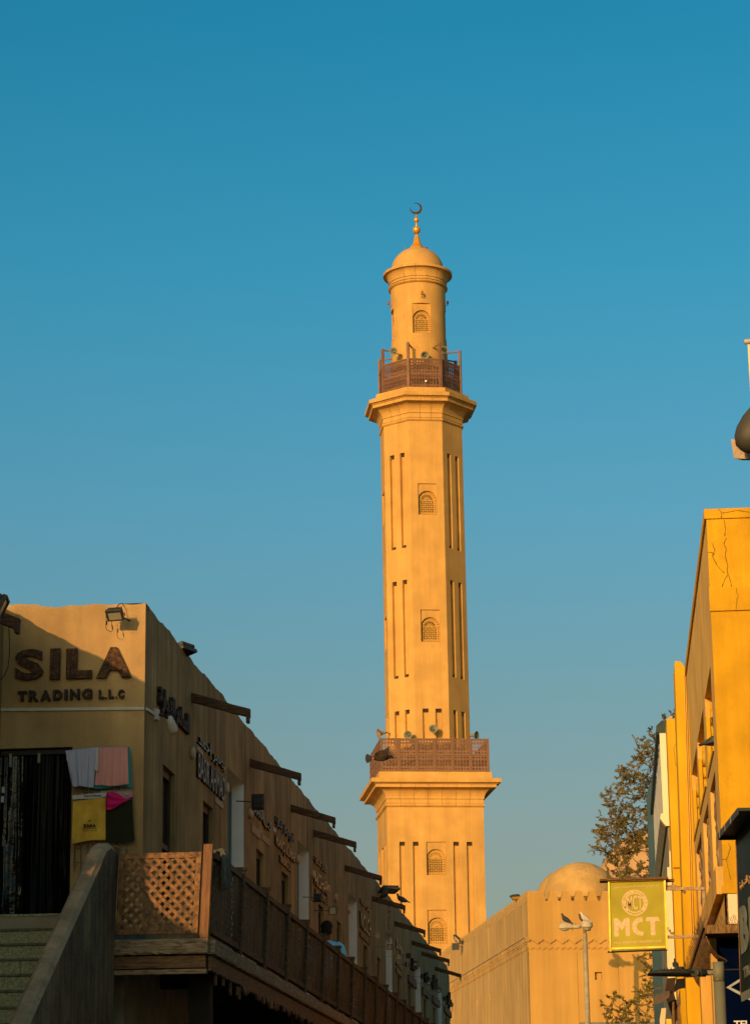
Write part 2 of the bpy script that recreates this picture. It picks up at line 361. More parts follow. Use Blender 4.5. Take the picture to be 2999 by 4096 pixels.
M_galvpole = mat('weathered_pole', (.38, .31, .19), .7, .2, 5, .1, streak=.3)
M_bark = mat('tree_bark', (.16, .10, .055), .9, .3, 6, .5, 30)
M_leaf = mat('olive_leaf', (.12, .105, .016), .6, .35, 1.5, 0, col2=(.22, .17, .035))
M_leaf2 = mat('dry_leaf', (.20, .115, .035), .7, .3, 1.5, 0)
M_pig = mat('slate_pigeon_feathers', (.045, .045, .042), .6, .35, 30, .2)
M_pig2 = mat('brown_pigeon_feathers', (.08, .055, .04), .6, .3, 30, .2)
M_pigw = mat('white_speckled_feathers', (.60, .54, .42), .7, .2, 60, .2, dirt=(.1, .09, .07), dirtamt=.9)
M_pink_leg = mat('red_pigeon_legs', (.35, .10, .05), .6)
M_skin = mat('brown_skin', (.16, .075, .04), .6, .1, 6, 0)
M_hair = mat('black_hair', (.008, .007, .006), .7, .3, 60, .8, 120, .02)
M_shirt = mat('sky_blue_tshirt', (.16, .58, .95), .9, .08, 9, .3, 14, .03)
M_trous = mat('dark_trousers', (.02, .022, .03), .9)
M_spike = mat('spike_wire', (.17, .10, .05), .6, .2, 8, 0)
M_asph = mat('street_paving', (.22, .18, .13), .9, .25, 2, .4, 30)
M_awn = wood('brown_slat_awning', (.09, .05, .018), (.30, .17, .055), .85, (30, 4, 4))
M_tin = mat('dark_corrugated_tin', (.07, .04, .025), .45, .4, 5, .3, 12, spec=.5)

# ================================================================ ground
g = MB(); g.box(-600, 600, -200, 1500, -.3, 0)
tag(g.build('ground', mat('sandy_ground', (.22, .17, .12), .95, .15, .3, .2, 10)), kind='structure')
g = MB(); g.box(-4.0, 1.9, -60, 112, .004, .008)
tag(g.build('street', M_asph), kind='structure')

# ================================================================ minaret
MX, MY, MAZ = -11.53, 160.0, R(11.1)
mdep = V((-sin(MAZ), cos(MAZ), 0)); mrt = V((cos(MAZ), sin(MAZ), 0)); mctr = V((MX, MY, 0))
def lean(q):
    return V((q.x-(.0048*(q.z-24) if q.z > 24 else 0), q.y, q.z))
minaret = thing('minaret', 'tall sand coloured minaret with square base, octagonal shaft, round top and gilt crescent', 'minaret', (MX, MY, 0), MAZ)
def mbuild(mb, name, mt, parent=minaret):
    mb.xf(lean); return mb.build(name, mt, parent)
T8 = tan(pi/8)
def sq(prof): return [(r*sqrt(2), z) for r, z in prof]
def oc(prof): return [(r/cos(pi/8), z) for r, z in prof]
# square shaft
NW = [(-2.31, -1.96), (-1.46, -1.10), (1.10, 1.46), (1.95, 2.31)]
Wz = [(20.07, 22.15), (15.79, 17.89)]
holes = [(a, b, 9.0, 22.15, .16) for a, b in NW]+[(-.61, .61, z0, z1, .10, False) for z0, z1 in Wz]
def facedir(k, n):
    an = 2*pi*k/n; return V((cos(an), sin(an), 0)), V((sin(an), -cos(an), 0))     # U along face, N outward (k=0 is the front)
for k in range(4):
    U, N = facedir(k, 4); mb = MB(); wallgrid(mb, N*3.07, U, (0, 0, 1), N, -3.07, 3.07, 0, 24.34, holes); mbuild(mb, 'base_wall', M_min)
# octagonal shaft
RO = 2.62
hc = [(-.61, .61, 43.6, 45.71, .10, False), (-.61, .61, 35.11, 37.23, .10, False), (-.62, -.22, 28.0, 30.74, .16), (.22, .62, 28.0, 30.74, .16)]
hd = [(s0, s1, z0, z1, .2) for (s0, s1) in ((-.62, -.24), (.24, .62)) for (z0, z1) in ((41.45, 47.9), (32.87, 39.3), (28.0, 30.74))]
for k in range(8):
    U, N = facedir(k, 8); mb = MB(); wallgrid(mb, N*RO, U, (0, 0, 1), N, -RO*T8, RO*T8, 26.0, 50.0, hc if k % 2 == 0 else hd); mbuild(mb, 'shaft_wall', M_min)
# vents at the ends of the slots
vm = MB(); vm.box(-.17, .17, -.03, .0, -.1, .1); vm = vm.mesh('vent', M_hole)
def vent(U, N, r, a, z):
    o = link('vent', vm, minaret); an = atan2(U.y, U.x); p = N*(r-.12)+U*a+V((0, 0, z)); o.location = lean(p); o.rotation_euler = (0, 0, an)
for k in range(8):
    U, N = facedir(k, 8)
    if k % 2:
        for a in (-.43, .43):
            for z in (47.78, 41.57, 39.18, 32.99, 30.62): vent(U, N, RO-.06, a, z)
    else:
        for a in (-.42, .42): vent(U, N, RO-.02, a, 30.62)
for k in range(4):
    U, N = facedir(k, 4)
    for a, b in NW: vent(U, N, 3.05, (a+b)/2, 22.03)

# cornices: core plus separate stones
def cove(r0, z0, r1, z1, n=6): return [(r0+(r1-r0)*(1-cos(pi/2*i/n)), z0+(z1-z0)*sin(pi/2*i/n)) for i in range(n+1)]
def torus_p(r0, z0, z1, out, n=5): return [(r0+out*sin(pi*i/n), z0+(z1-z0)*i/n) for i in range(n+1)]
def stones(prof, nf, nb, name='cornice_stone'):
    for k in range(nf):
        U, N = facedir(k, nf); kk = 1 if nf == 4 else T8
        for b in range(nb):
            mb = MB(); mb.closed = True
            def ends(r):
                wd = r*kk; rb = prof[0][0]*kk
                lo = -wd if b == 0 else -rb+2*rb*b/nb+.012
                hi = wd if b == nb-1 else -rb+2*rb*(b+1)/nb-.012
                return lo, hi
            out = []; inn = []
            for r, z in prof:
                lo, hi = ends(r); out.append((N*r+U*lo+V((0, 0, z)), N*r+U*hi+V((0, 0, z))))
                r2 = r-.06; lo2 = lo+(.0 if b else .06*kk); hi2 = hi-(0 if b < nb-1 else .06*kk)
                inn.append((N*r2+U*lo2+V((0, 0, z)), N*r2+U*hi2+V((0, 0, z))))
            n = len(prof); vs = [p for pr in out for p in pr]+[p for pr in inn for p in pr]; o2 = 2*n; fs = []
            for i in range(n-1):
                a = 2*i; fs += [(a, a+1, a+3, a+2), (o2+a, o2+a+2, o2+a+3, o2+a+1), (a, a+2, o2+a+2, o2+a), (a+1, o2+a+1, o2+a+3, a+3)]
            fs += [(0, o2, o2+1, 1), (2*n-2, 2*n-1, o2+2*n-1, o2+2*n-2)]
            mb.add(vs, fs); mbuild(mb, name, M_min)
def frustum(prof, nf, name, mt=None):
    mb = MB(); mb.closed = True
    mb.lathe(sq(prof) if nf == 4 else oc(prof), nf, smooth=False, ph=pi/nf); 
    mbuild(mb, name, mt or M_min)
# lower (square)
pA = torus_p(3.07, 24.33, 24.58, .13)+[(3.09, 24.60), (3.09, 24.84)]
pB = [(3.13, 24.86)]+cove(3.13, 24.87, 3.70, 25.50)[1:]+[(3.84, 25.505), (3.84, 25.69)]
frustum([(r-.04, z) for r, z in pA+pB], 4, 'cornice_core', M_joint_fanshade)
stones(pA, 4, 7); stones(pB, 4, 7)
frustum([(3.5, 25.70), (3.90, 25.705), (3.98, 25.78), (4.11, 25.785), (4.12, 26.04), (3.59, 26.06), (3.58, 26.52), (0.2, 26.525)], 4, 'cornice_slab')
# upper (octagon)
pC = torus_p(2.62, 49.98, 50.22, .12)+[(2.66, 50.24), (2.66, 50.53)]
pD = [(2.70, 50.55)]+cove(2.70, 50.56, 3.26, 51.18)[1:]+[(3.37, 51.185), (3.37, 51.40)]
frustum([(r-.04, z) for r, z in pC+pD], 8, 'cornice_core', M_joint_fanshade)
stones(pC, 8, 3); stones(pD, 8, 3)
frustum([(3.1, 51.405), (3.42, 51.41), (3.48, 51.48), (3.60, 51.485), (3.60, 51.74), (3.11, 51.76), (3.10, 52.19), (0.2, 52.195)], 8, 'cornice_slab')

# round drum
RC = 1.86
mb = MB(); mb.closed = False
zs = [52.0, 54.9, 56.42, 58.53, 60.05]; hw = math.asin(.61/RC)
angs = sorted({round(2*pi*i/64, 5) for i in range(64)} | {round((a+s*hw) % (2*pi), 5) for a in (0, pi/2, pi, 3*pi/2) for s in (-1, 1)})
rad = lambda z: RC+(.05 if z < 55 else 0)
def cp(a, z, r=None): r = r or rad(z); return V((r*cos(a), r*sin(a), z))
for i in range(len(angs)):
    a0 = angs[i]; a1 = angs[(i+1) % len(angs)]; am = (a0+(a1-a0) % (2*pi)/2)
    for j in range(4):
        d = min(abs((am-c+pi) % (2*pi)-pi) for c in (0, pi/2, pi, 3*pi/2))
        if j == 2 and d < hw: continue
        mb.add([cp(a0, zs[j]), cp(a1, zs[j]), cp(a1, zs[j+1]), cp(a0, zs[j+1])], [(0, 1, 2, 3)], True)
mbuild(mb, 'drum_wall', M_min)
def drum_reveal(k):
    U, N = facedir(k, 4); mb = MB(); mb.closed = False; f = RC*cos(hw)-.05
    n = 8; A = [-hw+2*hw*i/n for i in range(n+1)]
    for z in (56.42, 58.53):
        for i in range(n):
            p = [N*RC*cos(a)+U*RC*sin(a)+V((0, 0, z)) for a in (A[i], A[i+1])]; q = [N*f+U*RC*sin(a)+V((0, 0, z)) for a in (A[i], A[i+1])]
            mb.quad(p[0], p[1], q[1], q[0])
    for s in (-1, 1):
        a = s*hw; mb.quad(*[N*r+U*RC*sin(a)+V((0, 0, z)) for r, z in ((RC*cos(a), 56.42), (RC*cos(a), 58.53), (f, 58.53), (f, 56.42))])
    mbuild(mb, 'window_reveal', M_min); return f
# windows with carved grilles
def arch_pts(a, spring, n=16): return [(a*cos(pi-pi*i/n), spring+a*sin(pi*i/n)) for i in range(n+1)]
def window_meshes(blind_fan):
    a, H, sp = .61, 2.09, 1.03
    mb = MB(); mb.closed = False; P = lambda x, z, d: V((x, d, z))     # local: x across, y inward, z up
    ar = arch_pts(a-.004, sp)
    for (x0, z0), (x1, z1) in zip(ar, ar[1:]): mb.quad(P(x0, z0, 0), P(x1, z1, 0), P(x1, H, 0), P(x0, H, 0)); mb.quad(P(x0, z0, 0), P(x0, z0, .2), P(x1, z1, .2), P(x1, z1, 0))
    mb.cur = 0
    for s in (-1, 1): mb.quad(P(s*.606, 0, 0), P(s*.606, sp, 0), P(s*.606, sp, .36), P(s*.606, 0, .36))
    mb.quad(P(-.606, .002, 0), P(.606, .002, 0), P(.606, .002, .36), P(-.606, .002, .36))
    mb.cur = 1
    mb.quad(P(-.61, 0, .34), P(.61, 0, .34), P(.61, H, .34), P(-.61, H, .34))
    frame = mb.mesh('window_recess', [M_min, M_hole])
    g = MB(); y0, y1 = .16, .22
    def ringplate(o, i):   # plate between two outlines of the same length
        n = len(o)
        for k in range(n):
            p, q, r_, s_ = o[k], o[(k+1) % n], i[(k+1) % n], i[k]
            g.quad(P(*p, y0), P(*q, y0), P(*r_, y0), P(*s_, y0)); g.quad(P(*s_, y0), P(*r_, y0), P(*r_, y1), P(*s_, y1))
    n = 16
    out = [(-.60, .01)]+arch_pts(.60, sp, n)+[(.60, .01)]; inn = [(-.44, .15)]+arch_pts(.44, sp, n)+[(.44, .15)]
    ringplate(out, inn)
    bo = [(-.44, .15)]+arch_pts(.44, sp, n)+[(.44, .15)]; bi = [(-.41, .18)]+arch_pts(.41, sp, n)+[(.41, .18)]
    y0 = .14; ringplate(bo, bi); y0 = .16
    cent = [(-.52, .08+.1525*i) for i in range(7)]; cent += [(.52*cos(pi-pi*i/10), sp+.52*sin(pi*i/10)) for i in range(1, 10)]
    cent += [(.52, z) for _, z in cent[:7]]+[(-.52+.1486*i, .08) for i in range(1, 7)]
    for cx, cz in cent:
        blind = blind_fan and cz > sp
        g.cur = 0; nn = 10
        for (ra, rb) in ((.058, .036),):
            for k in range(nn):
                t0, t1 = 2*pi*k/nn, 2*pi*(k+1)/nn
                A = [P(cx+r_*cos(t), cz+r_*sin(t), .138) for r_, t in ((ra, t0), (ra, t1), (rb, t1), (rb, t0))]; g.quad(*A)
                g.quad(P(cx+ra*cos(t0), cz+ra*sin(t0), .138), P(cx+ra*cos(t1), cz+ra*sin(t1), .138), P(cx+ra*cos(t1), cz+ra*sin(t1), .16), P(cx+ra*cos(t0), cz+ra*sin(t0), .16))
        if not blind:
            g.cur = 1; g.add([P(cx+.036*cos(2*pi*k/nn), cz+.036*sin(2*pi*k/nn), .155) for k in range(nn)], [tuple(range(nn))])
    g.cur = 0
    def b(x0, z0, x1, z1, wd=.026, yy=.165): g.bar(P(x0, z0, yy+.01), P(x1, z1, yy+.01), wd, .02, up=(0, 1, 0))
    x0, x1, z0, z1 = -.41, .41, .18, sp; px = .82/6; nz = 6; pz = (z1-z0)/nz
    for i in range(1, 6): b(x0+px*i, z0, x0+px*i, z1)
    for j in range(0, nz+1): b(x0, z0+pz*j, x1, z0+pz*j, .026 if j < nz else .05)
    for i in range(6):
        for j in range(nz):
            X0, X1, Z0, Z1 = x0+px*i, x0+px*(i+1), z0+pz*j, z0+pz*(j+1)
            if (i+j) % 2 == 0: b(X0, Z0, X1, Z1, .022); 
            else: b(X0, Z1, X1, Z0, .022)
    for i in range(7):
        for j in range(nz+1):
            if (i+j) % 2 == 1:
                c = (x0+px*i, z0+pz*j)
                if abs(c[0]) > .4: continue
                g.add([P(c[0]+.042*cos(pi*k/4), c[1]+.042*sin(pi*k/4), .148) for k in range(8)], [tuple(range(8))])
    # fan
    if blind_fan:
        g.cur = 2; g.add([P(x, z, .21) for x, z in [(-.41, sp)]+arch_pts(.41, sp, 12)[1:]], [tuple(range(13))]); g.cur = 0  # recess painted dark in place of shade so the rays stand out
    for k in range(1, 10):
        t = pi*k/10; g.bar(P(.12*cos(t), sp+.12*sin(t), .19), P(.40*cos(t), sp+.40*sin(t), .19), .03 if not blind_fan else .055, .05, up=(0, 1, 0))
    g.add([P(x, z, .15) for x, z in arch_pts(.12, sp, 8)]+[P(x, z, .15) for x, z in arch_pts(.085, sp, 8)], [(i, i+1, 9+i+1, 9+i) for i in range(8)])
    if not blind_fan:
        for k in range(10):       # webs that turn the slots into darts
            t0, t1 = pi*k/10, pi*(k+1)/10
            g.add([P(.41*cos(t0), sp+.41*sin(t0), .18), P(.41*cos(t1), sp+.41*sin(t1), .18), P(.33*cos(t1), sp+.33*sin(t1), .18), P(.395*cos((t0+t1)/2), sp+.395*sin((t0+t1)/2), .18), P(.33*cos(t0), sp+.33*sin(t0), .18)], [(0, 1, 2, 3, 4)])
    g.closed = False
    return frame, g.mesh('grille', [M_gril, M_hole, M_joint_fanshade])
WM = [window_meshes(False), window_meshes(True)]
def put_window(k, nf, r, z, blind):
    U, N = facedir(k, nf); fr, gr = WM[blind]
    o = link('window', fr, minaret, lean(N*r+V((0, 0, z))), (0, 0, atan2(U.y, U.x))); link('grille', gr, o)
for k in range(4):
    for z0, z1 in Wz: put_window(k, 4, 2.97, z0, 1)
    for z0 in (43.61, 35.12): put_window(2*k, 8, RO-.10, z0, 0)
    f = drum_reveal(k); put_window(k, 4, f, 56.43, 0)
# drum cornice ring in sections, dome, finial
pr = torus_p(1.86, 60.0, 60.27, .17)+[(1.93, 60.29), (1.93, 60.45)]
pr2 = [(1.97, 60.47)]+cove(1.97, 60.48, 2.27, 61.02)[1:]+[(2.35, 61.03), (2.35, 61.20), (2.25, 61.24), (1.80, 61.30), (1.78, 61.5)]
for prf in (pr, pr2):
    mb = MB(); mb.lathe([(r-.03, z) for r, z in prf], 48); mbuild(mb, 'drum_cornice_core', M_joint_fanshade)
    for b in range(16):
        mb = MB(); mb.closed = True; n = 4; t0 = 2*pi*(b+.5)/16+.004; t1 = 2*pi*(b+1.5)/16-.004
        rings = []
        for i in range(n+1):
            t = t0+(t1-t0)*i/n; rings.append([V((r*cos(t), r*sin(t), z)) for r, z in prf]+[V(((r-.05)*cos(t), (r-.05)*sin(t), z)) for r, z in reversed(prf)])
        mb.loft(rings, smooth=False); mbuild(mb, 'drum_cornice_stone', M_min)
mb = MB(); mb.lathe([(1.78, 61.3)]+[(1.77*cos(t), 61.5+1.60*sin(t)) for t in [pi/2*i/18 for i in range(18)]]+[(.01, 63.10)], 48); mbuild(mb, 'dome', mat('dome_top_plaster', (.56, .32, .09), .85, .1, 1, .15, 9, .03))
mb = MB(); mb.lathe(oc([(.46, 63.05), (.48, 63.12), (.47, 63.16), (.34, 63.32), (.24, 63.55), (.18, 63.85), (.145, 64.07), (.05, 64.1)]), 8, smooth=False, ph=pi/8); mb.closed = True
fin = mbuild(mb, 'finial', M_gold)
mb = MB(); mb.tube([(0, 0, 64.05), (0, 0, 65.66)], .045, 8); mb.xf(lean); mb.build('rod', M_gold, fin)
for z, r in ((64.48, .275), (65.21, .18)):
    mb = MB(); mb.lathe([(max(.01, r*cos(t)), z+r*sin(t)) for t in [-pi/2+pi*i/12 for i in range(13)]], 16); mb.xf(lean); o = mb.build('ball', M_gold, fin)
    # seam bands of the ball
# crescent
outer = []; inner = []; ac = R(137); Ro, Ri = .42, .335; off = .11; n = 30
for i in range(n+1):
    t = ac+R(26)+(2*pi-R(52))*i/n; outer.append((Ro*cos(t), Ro*sin(t)))
ic = (off*cos(ac)*.75, off*sin(ac)*.75)
for i in range(n+1):
    t = ac+R(26)+(2*pi-R(52))*i/n; d = V((cos(t), sin(t)));
    inner.append((ic[0]+Ri*cos(t), ic[1]+Ri*sin(t)))
mb = MB(); mb.closed = True; cz = 66.06
for s in (0,):
    rings = []
    for (ox, oz), (ix, iz) in zip(outer, inner):
        rings.append([V((ox, -.03, cz+oz)), V((ox, .03, cz+oz)), V((ix, .03, cz+iz)), V((ix, -.03, cz+iz))])
    mb.loft(rings, smooth=False)
mb.xf(lean); mb.build('crescent', M_golddk, fin)

# ---- balconies -------------------------------------------------------
def fret_panel(wd, ht, cols):
    """one tier of pierced balcony boarding, x 0..wd, z 0..ht, in two thin skins"""
    g = MB(); g.closed = False; bx = .035; bz = .04
    cw = (wd-2*bx)/cols; dh = ht*.17; oh = ht-2*bz-2*dh
    for y in (-.022, .022):
        P = lambda x, z: V((x, y, z))
        g.quad(P(0, 0), P(wd, 0), P(wd, bz), P(0, bz)); g.quad(P(0, ht-bz), P(wd, ht-bz), P(wd, ht), P(0, ht))
        g.quad(P(0, bz), P(bx, bz), P(bx, ht-bz), P(0, ht-bz)); g.quad(P(wd-bx, bz), P(wd, bz), P(wd, ht-bz), P(wd-bx, ht-bz))
        for c in range(cols):
            x0 = bx+cw*c; x1 = x0+cw; xm = (x0+x1)/2
            for z0 in (bz, ht-bz-dh):
                z1 = z0+dh; zm = (z0+z1)/2; rr = .33*cw; rz = min(.36*dh, rr*1.15)
                co = [(x0, z0), (x1, z0), (x1, z1), (x0, z1)]; di = [(xm, zm-rz), (xm+rr, zm), (xm, zm+rz), (xm-rr, zm)]
                for k in range(4):
                    g.add([P(*co[k]), P(*co[(k+1) % 4]), P(*di[k])], [(0, 1, 2)]); g.add([P(*co[(k+1) % 4]), P(*di[(k+1) % 4]), P(*di[k])], [(0, 1, 2)])
            z0 = bz+dh; z1 = z0+oh; zm = (z0+z1)/2; ra = .36*cw; rz = .42*oh; n = 12
            E_ = [(xm+ra*cos(2*pi*k/n), zm+rz*sin(2*pi*k/n)) for k in range(n)]
            Q_ = []
            for k in range(n):
                cx_, cz_ = cos(2*pi*k/n), sin(2*pi*k/n); s_ = 1/max(abs(cx_), abs(cz_)); Q_.append((xm+cw/2*cx_*s_, zm+oh/2*cz_*s_))
            # carry the outline to the corners
            for k in range(n):
                g.quad(P(*E_[k]), P(*Q_[k]), P(*Q_[(k+1) % n]), P(*E_[(k+1) % n]))
            for sx in (-1, 1):
                for sz in (-1, 1):
                    g.add([P(xm+sx*cw/2, zm+sz*oh/2), P(xm+sx*cw/2, zm+sz*oh/2*tan(R(30))), P(xm+sx*cw/2*tan(R(30)), zm+sz*oh/2)], [(0, 1, 2)])
            g.add([P(xm-ra*.42, zm), P(xm, zm-rz*.78), P(xm+ra*.42, zm), P(xm, zm+rz*.78)], [(0, 1, 2, 3)])
            g.quad(P(xm-.008, zm-rz), P(xm+.008, zm-rz), P(xm+.008, zm+rz), P(xm-.008, zm+rz))
            g.quad(P(xm-ra, zm-.01), P(xm+ra, zm-.01), P(xm+ra, zm+.01), P(xm-ra, zm+.01))
    return g
rq = 3.42; zb, zt = 26.56, 28.67; nb = 6; bw = 2*rq/nb
bal = thing('balcony_railing', 'square brown fretwork balcony railing at the top of the minaret base', 'railing', (MX, MY, 0), MAZ)
g = fret_panel(bw-.12, (zt-zb-.16)/2, 5); fm = g.mesh('fretwork_panel', M_brown)
pm = MB(); pm.closed = True; pm.box(-.055, .055, -.055, .055, zb, zt); pm = pm.mesh('post', M_brown)
for k in range(4):
    U, N = facedir(k, 4); an = atan2(U.y, U.x)
    for b in range(nb+1):
        if b == nb: continue
        p = N*rq+U*(-rq+bw*b); link('post', pm, bal, lean(V((p.x, p.y, 27))) - V((0, 0, 27)), (0, 0, an))
    for b in range(nb):
        for z in (zb+.04, zb+.04+(zt-zb-.16)/2+.05):
            p = N*rq+U*(-rq+bw*b+.06)+V((0, 0, z)); link('fretwork_panel', fm, bal, lean(p), (0, 0, an))
    for z in (zb+.02, (zb+zt)/2, zt-.035):
        mb = MB(); mb.closed = True; mb.bar(N*rq+U*-rq+V((0, 0, z)), N*rq+U*rq+V((0, 0, z)), .08, .06); mb.xf(lean); mb.build('rail', M_brown, bal)
bal2 = thing('balcony_railing', 'eight sided brown fretwork balcony railing below the minaret drum, with tall posts', 'railing', (MX, MY, 0), MAZ)
ro, zb, zt = 2.6, 52.21, 54.34; wf = 2*ro*T8
fm = fret_panel(wf-.2, (zt-zb-.16)/2, 10).mesh('fretwork_panel', M_brown2)
for k in range(8):
    U, N = facedir(k, 8); an = atan2(U.y, U.x); c = N*ro+U*-wf/2; c.z = 0; d = c.normalized()
    mb = MB(); mb.closed = True; mb.obox(c+V((0, 0, (zb+55.45)/2)), d, V((-d.y, d.x, 0)), V((0, 0, 1)), .08, .09, (55.45-zb)/2); mb.xf(lean); post = mb.build('post', M_brown, bal2)
    mb = MB(); mb.closed = True; mb.bar(c+V((0, 0, 55.39)), c-d*.93+V((0, 0, 55.39)), .07, .09); mb.xf(lean); mb.build('post_arm', M_brown, post)
    for z in (zb+.04, zb+.04+(zt-zb-.16)/2+.05):
        link('fretwork_panel', fm, bal2, lean(N*ro+U*(-wf/2+.1)+V((0, 0, z))), (0, 0, an))
    for z in (zb+.02, (zb+zt)/2, zt-.035):
        mb = MB(); mb.closed = True; mb.bar(N*ro+U*-wf/2+V((0, 0, z)), N*ro+U*wf/2+V((0, 0, z)), .09, .07); mb.xf(lean); mb.build('rail', M_brown, bal2)

# ---- loudspeakers -----------------------------------------------------
def horn(label, pos, aim, mount, mt=M_horn, r=.28):
    t = thing('loudspeaker', label, 'loudspeaker', pos, 0, 'horn loudspeakers on the minaret')
    aim = V(aim).normalized(); q = aim.to_track_quat('Z', 'Y').to_matrix()
    mb = MB(); mb.closed = False
    mb.lathe([(.05, -.5), (.08, -.42), (.10, -.30), (.14, -.16), (.21, -.05), (r, 0), (r+.012, .01), (r-.01, .0), (.19, -.06), (.12, -.17), (.06, -.3), (.01, -.31)], 20, rot=q); mb.build('horn', mt, t)
    mb = MB(); mb.lathe([(.03, -.3), (.055, -.2), (.045, -.08), (.01, -.07)], 10, rot=q); mb.build('driver_tip', M_horn, t)
    mb = MB(); mb.closed = True; mb.tube([q @ V((0, 0, -.44)), V(mount)-V(pos)], .03, 6); mb.lathe([(.01, -.52), (.09, -.5), (.09, -.38), (.05, -.36)], 10, rot=q); mb.build('bracket', M_horn2, t)
def mpt(px, py, b): return onP(px, py, mctr+mdep*b, mdep)
def mloc(a, b, z): q = lean(V((a, b, z))); return mctr+mrt*q.x+mdep*q.y+V((0, 0, q.z))
tc_ = lambda p: (V((0, 0, CAMZ))-p).normalized()
sp = [((1573, 1405), -2.0, (-.35, -.2, .25), 'horn loudspeaker left of the first tall post on the upper minaret balcony', (-1.35, -1.3)),
      ((1699, 1421), -2.3, (0, 0, .1), 'horn loudspeaker below the arched grille on the upper minaret balcony', (0, -1.85)),
      ((1776, 1400), -2.0, (-.1, 0, .2), 'shaded horn loudspeaker behind the right tall post of the upper minaret balcony', (1.35, -1.3)),
      ((1631, 2941), -3.1, (-.3, 0, .1), 'horn loudspeaker low behind the lower minaret railing, turned left', (-1.3, -2.3)),
      ((1733, 2916), -3.2, (0, 0, .35), 'horn loudspeaker in the middle of the octagon face above the lower railing', (.3, -2.6))]
for (px, py), b, da, lab, (ma, mbb) in sp:
    p = mpt(px, py, b); z = p.z; horn(lab, p, tc_(p)+V(da), mloc(ma, mbb, z-.05), r=.27)
p = mpt(1515, 2936, -1.6); horn('rust coloured horn loudspeaker sticking out left of the lower minaret balcony', p, V((-.9, -.4, -.25)), mloc(-2.6, -1.2, p.z+.1), M_horn2, r=.33)
p = mpt(1906, 2943, -1.6); horn('horn loudspeaker sticking out at the right end of the lower minaret balcony', p, V((.9, -.45, -.1)), mloc(2.6, -1.0, p.z), M_horn, r=.28)
def oblamp(label, pos, d):
    t = thing('warning_lamp', label, 'lamp', pos, 0, 'small red warning lamps on the minaret top')
    mb = MB(); mb.tube([(0, 0, -.12), (0, 0, -.2), V(d)*.28+V((0, 0, -.2))], .02, 6); mb.build('arm', M_horn2, t)
    mb = MB(); mb.lathe([(.02, -.12), (.06, -.1), (.075, 0), (.07, .1), (.04, .15), (.005, .17)], 10); mb.build('lamp_glass', mat('red_lamp_glass', (.25, .04, .02), .25, .1, 3, 0, spec=.6), t)
oblamp('small red warning lamp on the face of the minaret drum above its window', mpt(1688, 1172, -2.15), mdep)
oblamp('small red warning lamp at the left edge of the minaret drum', mpt(1553, 1213, -.2), mrt)
oblamp('small red warning lamp at the right edge of the minaret drum', mpt(1790, 1211, -.2), -mrt)
oblamp('small red warning lamp on the dome beside the gilt finial', mpt(1705, 994, -.2), V((0, 0, -1)))
t = thing('work_lamp', 'small lit yellow lamp on the lower half of the upper balcony fretwork', 'lamp', mpt(1703, 1524, -2.75))
mb = MB(); mb.closed = True; mb.box(-.06, .06, -.03, .03, -.06, .06); mb.build('lens', M_wprint, t)
mb = MB(); mb.closed = True; mb.box(-.015, .015, -.015, .015, -.42, -.06); mb.build('stem', M_horn2, t)
t = thing('dome_antenna', 'thin leaning wire aerial on the left shoulder of the minaret dome', 'antenna', mpt(1626, 1002, 0))
mb = MB(); mb.tube([(0, 0, 0), (-.17, 0, .4)], .012, 5); mb.build('rod', M_horn2, t)

# ================================================================ mosque
FM = 123/88.0; kx, ky = -2.975*FM, 123.0
mo = V((kx, ky, 0)); zz = lambda z: CAMZ+(z-CAMZ)*FM
wall = thing('mosque_wall', 'ochre mosque wall with stepped merlons and carved cornice beside the minaret', 'wall', mo, MAZ)
X_, Y_, Z_ = V((1, 0, 0)), V((0, 1, 0)), V((0, 0, 1))
LF, LS, TH = 9.6*FM, 26*FM, .3*FM
m_ = FM
# front body
mb = MB(); wallgrid(mb, (0, 0, 0), X_, Z_, -Y_, 0, LF, 0, zz(10.98), [(2.30*m_, 2.55*m_, zz(8.24), zz(8.51), .16)])
mb.quad(V((0, 0, zz(10.98))), V((LF, 0, zz(10.98))), V((LF, TH, zz(10.98))), V((0, TH, zz(10.98)))); mb.quad(V((TH, TH, 9)), V((LF, TH, 9)), V((LF, TH, zz(10.98))), V((TH, TH, zz(10.98))))
mb.build('front_wall', M_mosq, wall)
slots = [((1.92+3.67*i)*m_, (2.11+3.67*i)*m_, zz(8.20), zz(8.48), .25) for i in range(7)]
mb = MB(); wallgrid(mb, (0, 0, 0), Y_, Z_, -X_, 0, LS, 0, zz(10.98), slots)
mb.quad(V((0, 0, zz(10.98))), V((TH, 0, zz(10.98))), V((TH, LS, zz(10.98))), V((0, LS, zz(10.98)))); mb.quad(V((TH, TH, 9)), V((TH, LS, 9)), V((TH, LS, zz(10.98))), V((TH, TH, zz(10.98))))
mb.build('side_wall', M_mosqside, wall)
def merlon_mesh(poly, U, W, N, d, mt):
    mb = MB(); mb.closed = True; mb.prism(poly, (0, 0, 0), U, W, N, d); return mb.mesh('merlon', mt)
h0 = .34*m_
mf = merlon_mesh([(0, 0), (.375*m_, 0), (.285*m_, h0), (.095*m_, h0)], X_, Z_, Y_, TH*.8, M_mosq)
ms = merlon_mesh([(0, 0), (.355*m_, 0), (.27*m_, h0), (.085*m_, h0)], Y_, Z_, X_, TH*.8, M_mosqside)
for i in range(19): link('merlon', mf, wall, (m_*(.73+.467*i), .004, zz(10.98)+.002))
i = 0; y = .42
while y < 25.4: link('merlon', ms, wall, (.004, m_*y, zz(10.98)+.002)); y += .436
mb = MB(); mb.closed = True; mb.prism([(0, 0), (.65*m_, 0), (.55*m_, h0), (0, h0)], (0, 0, zz(10.98)+.002), X_, Z_, Y_, .28*m_); mb.build('corner_merlon', M_mosq, wall)
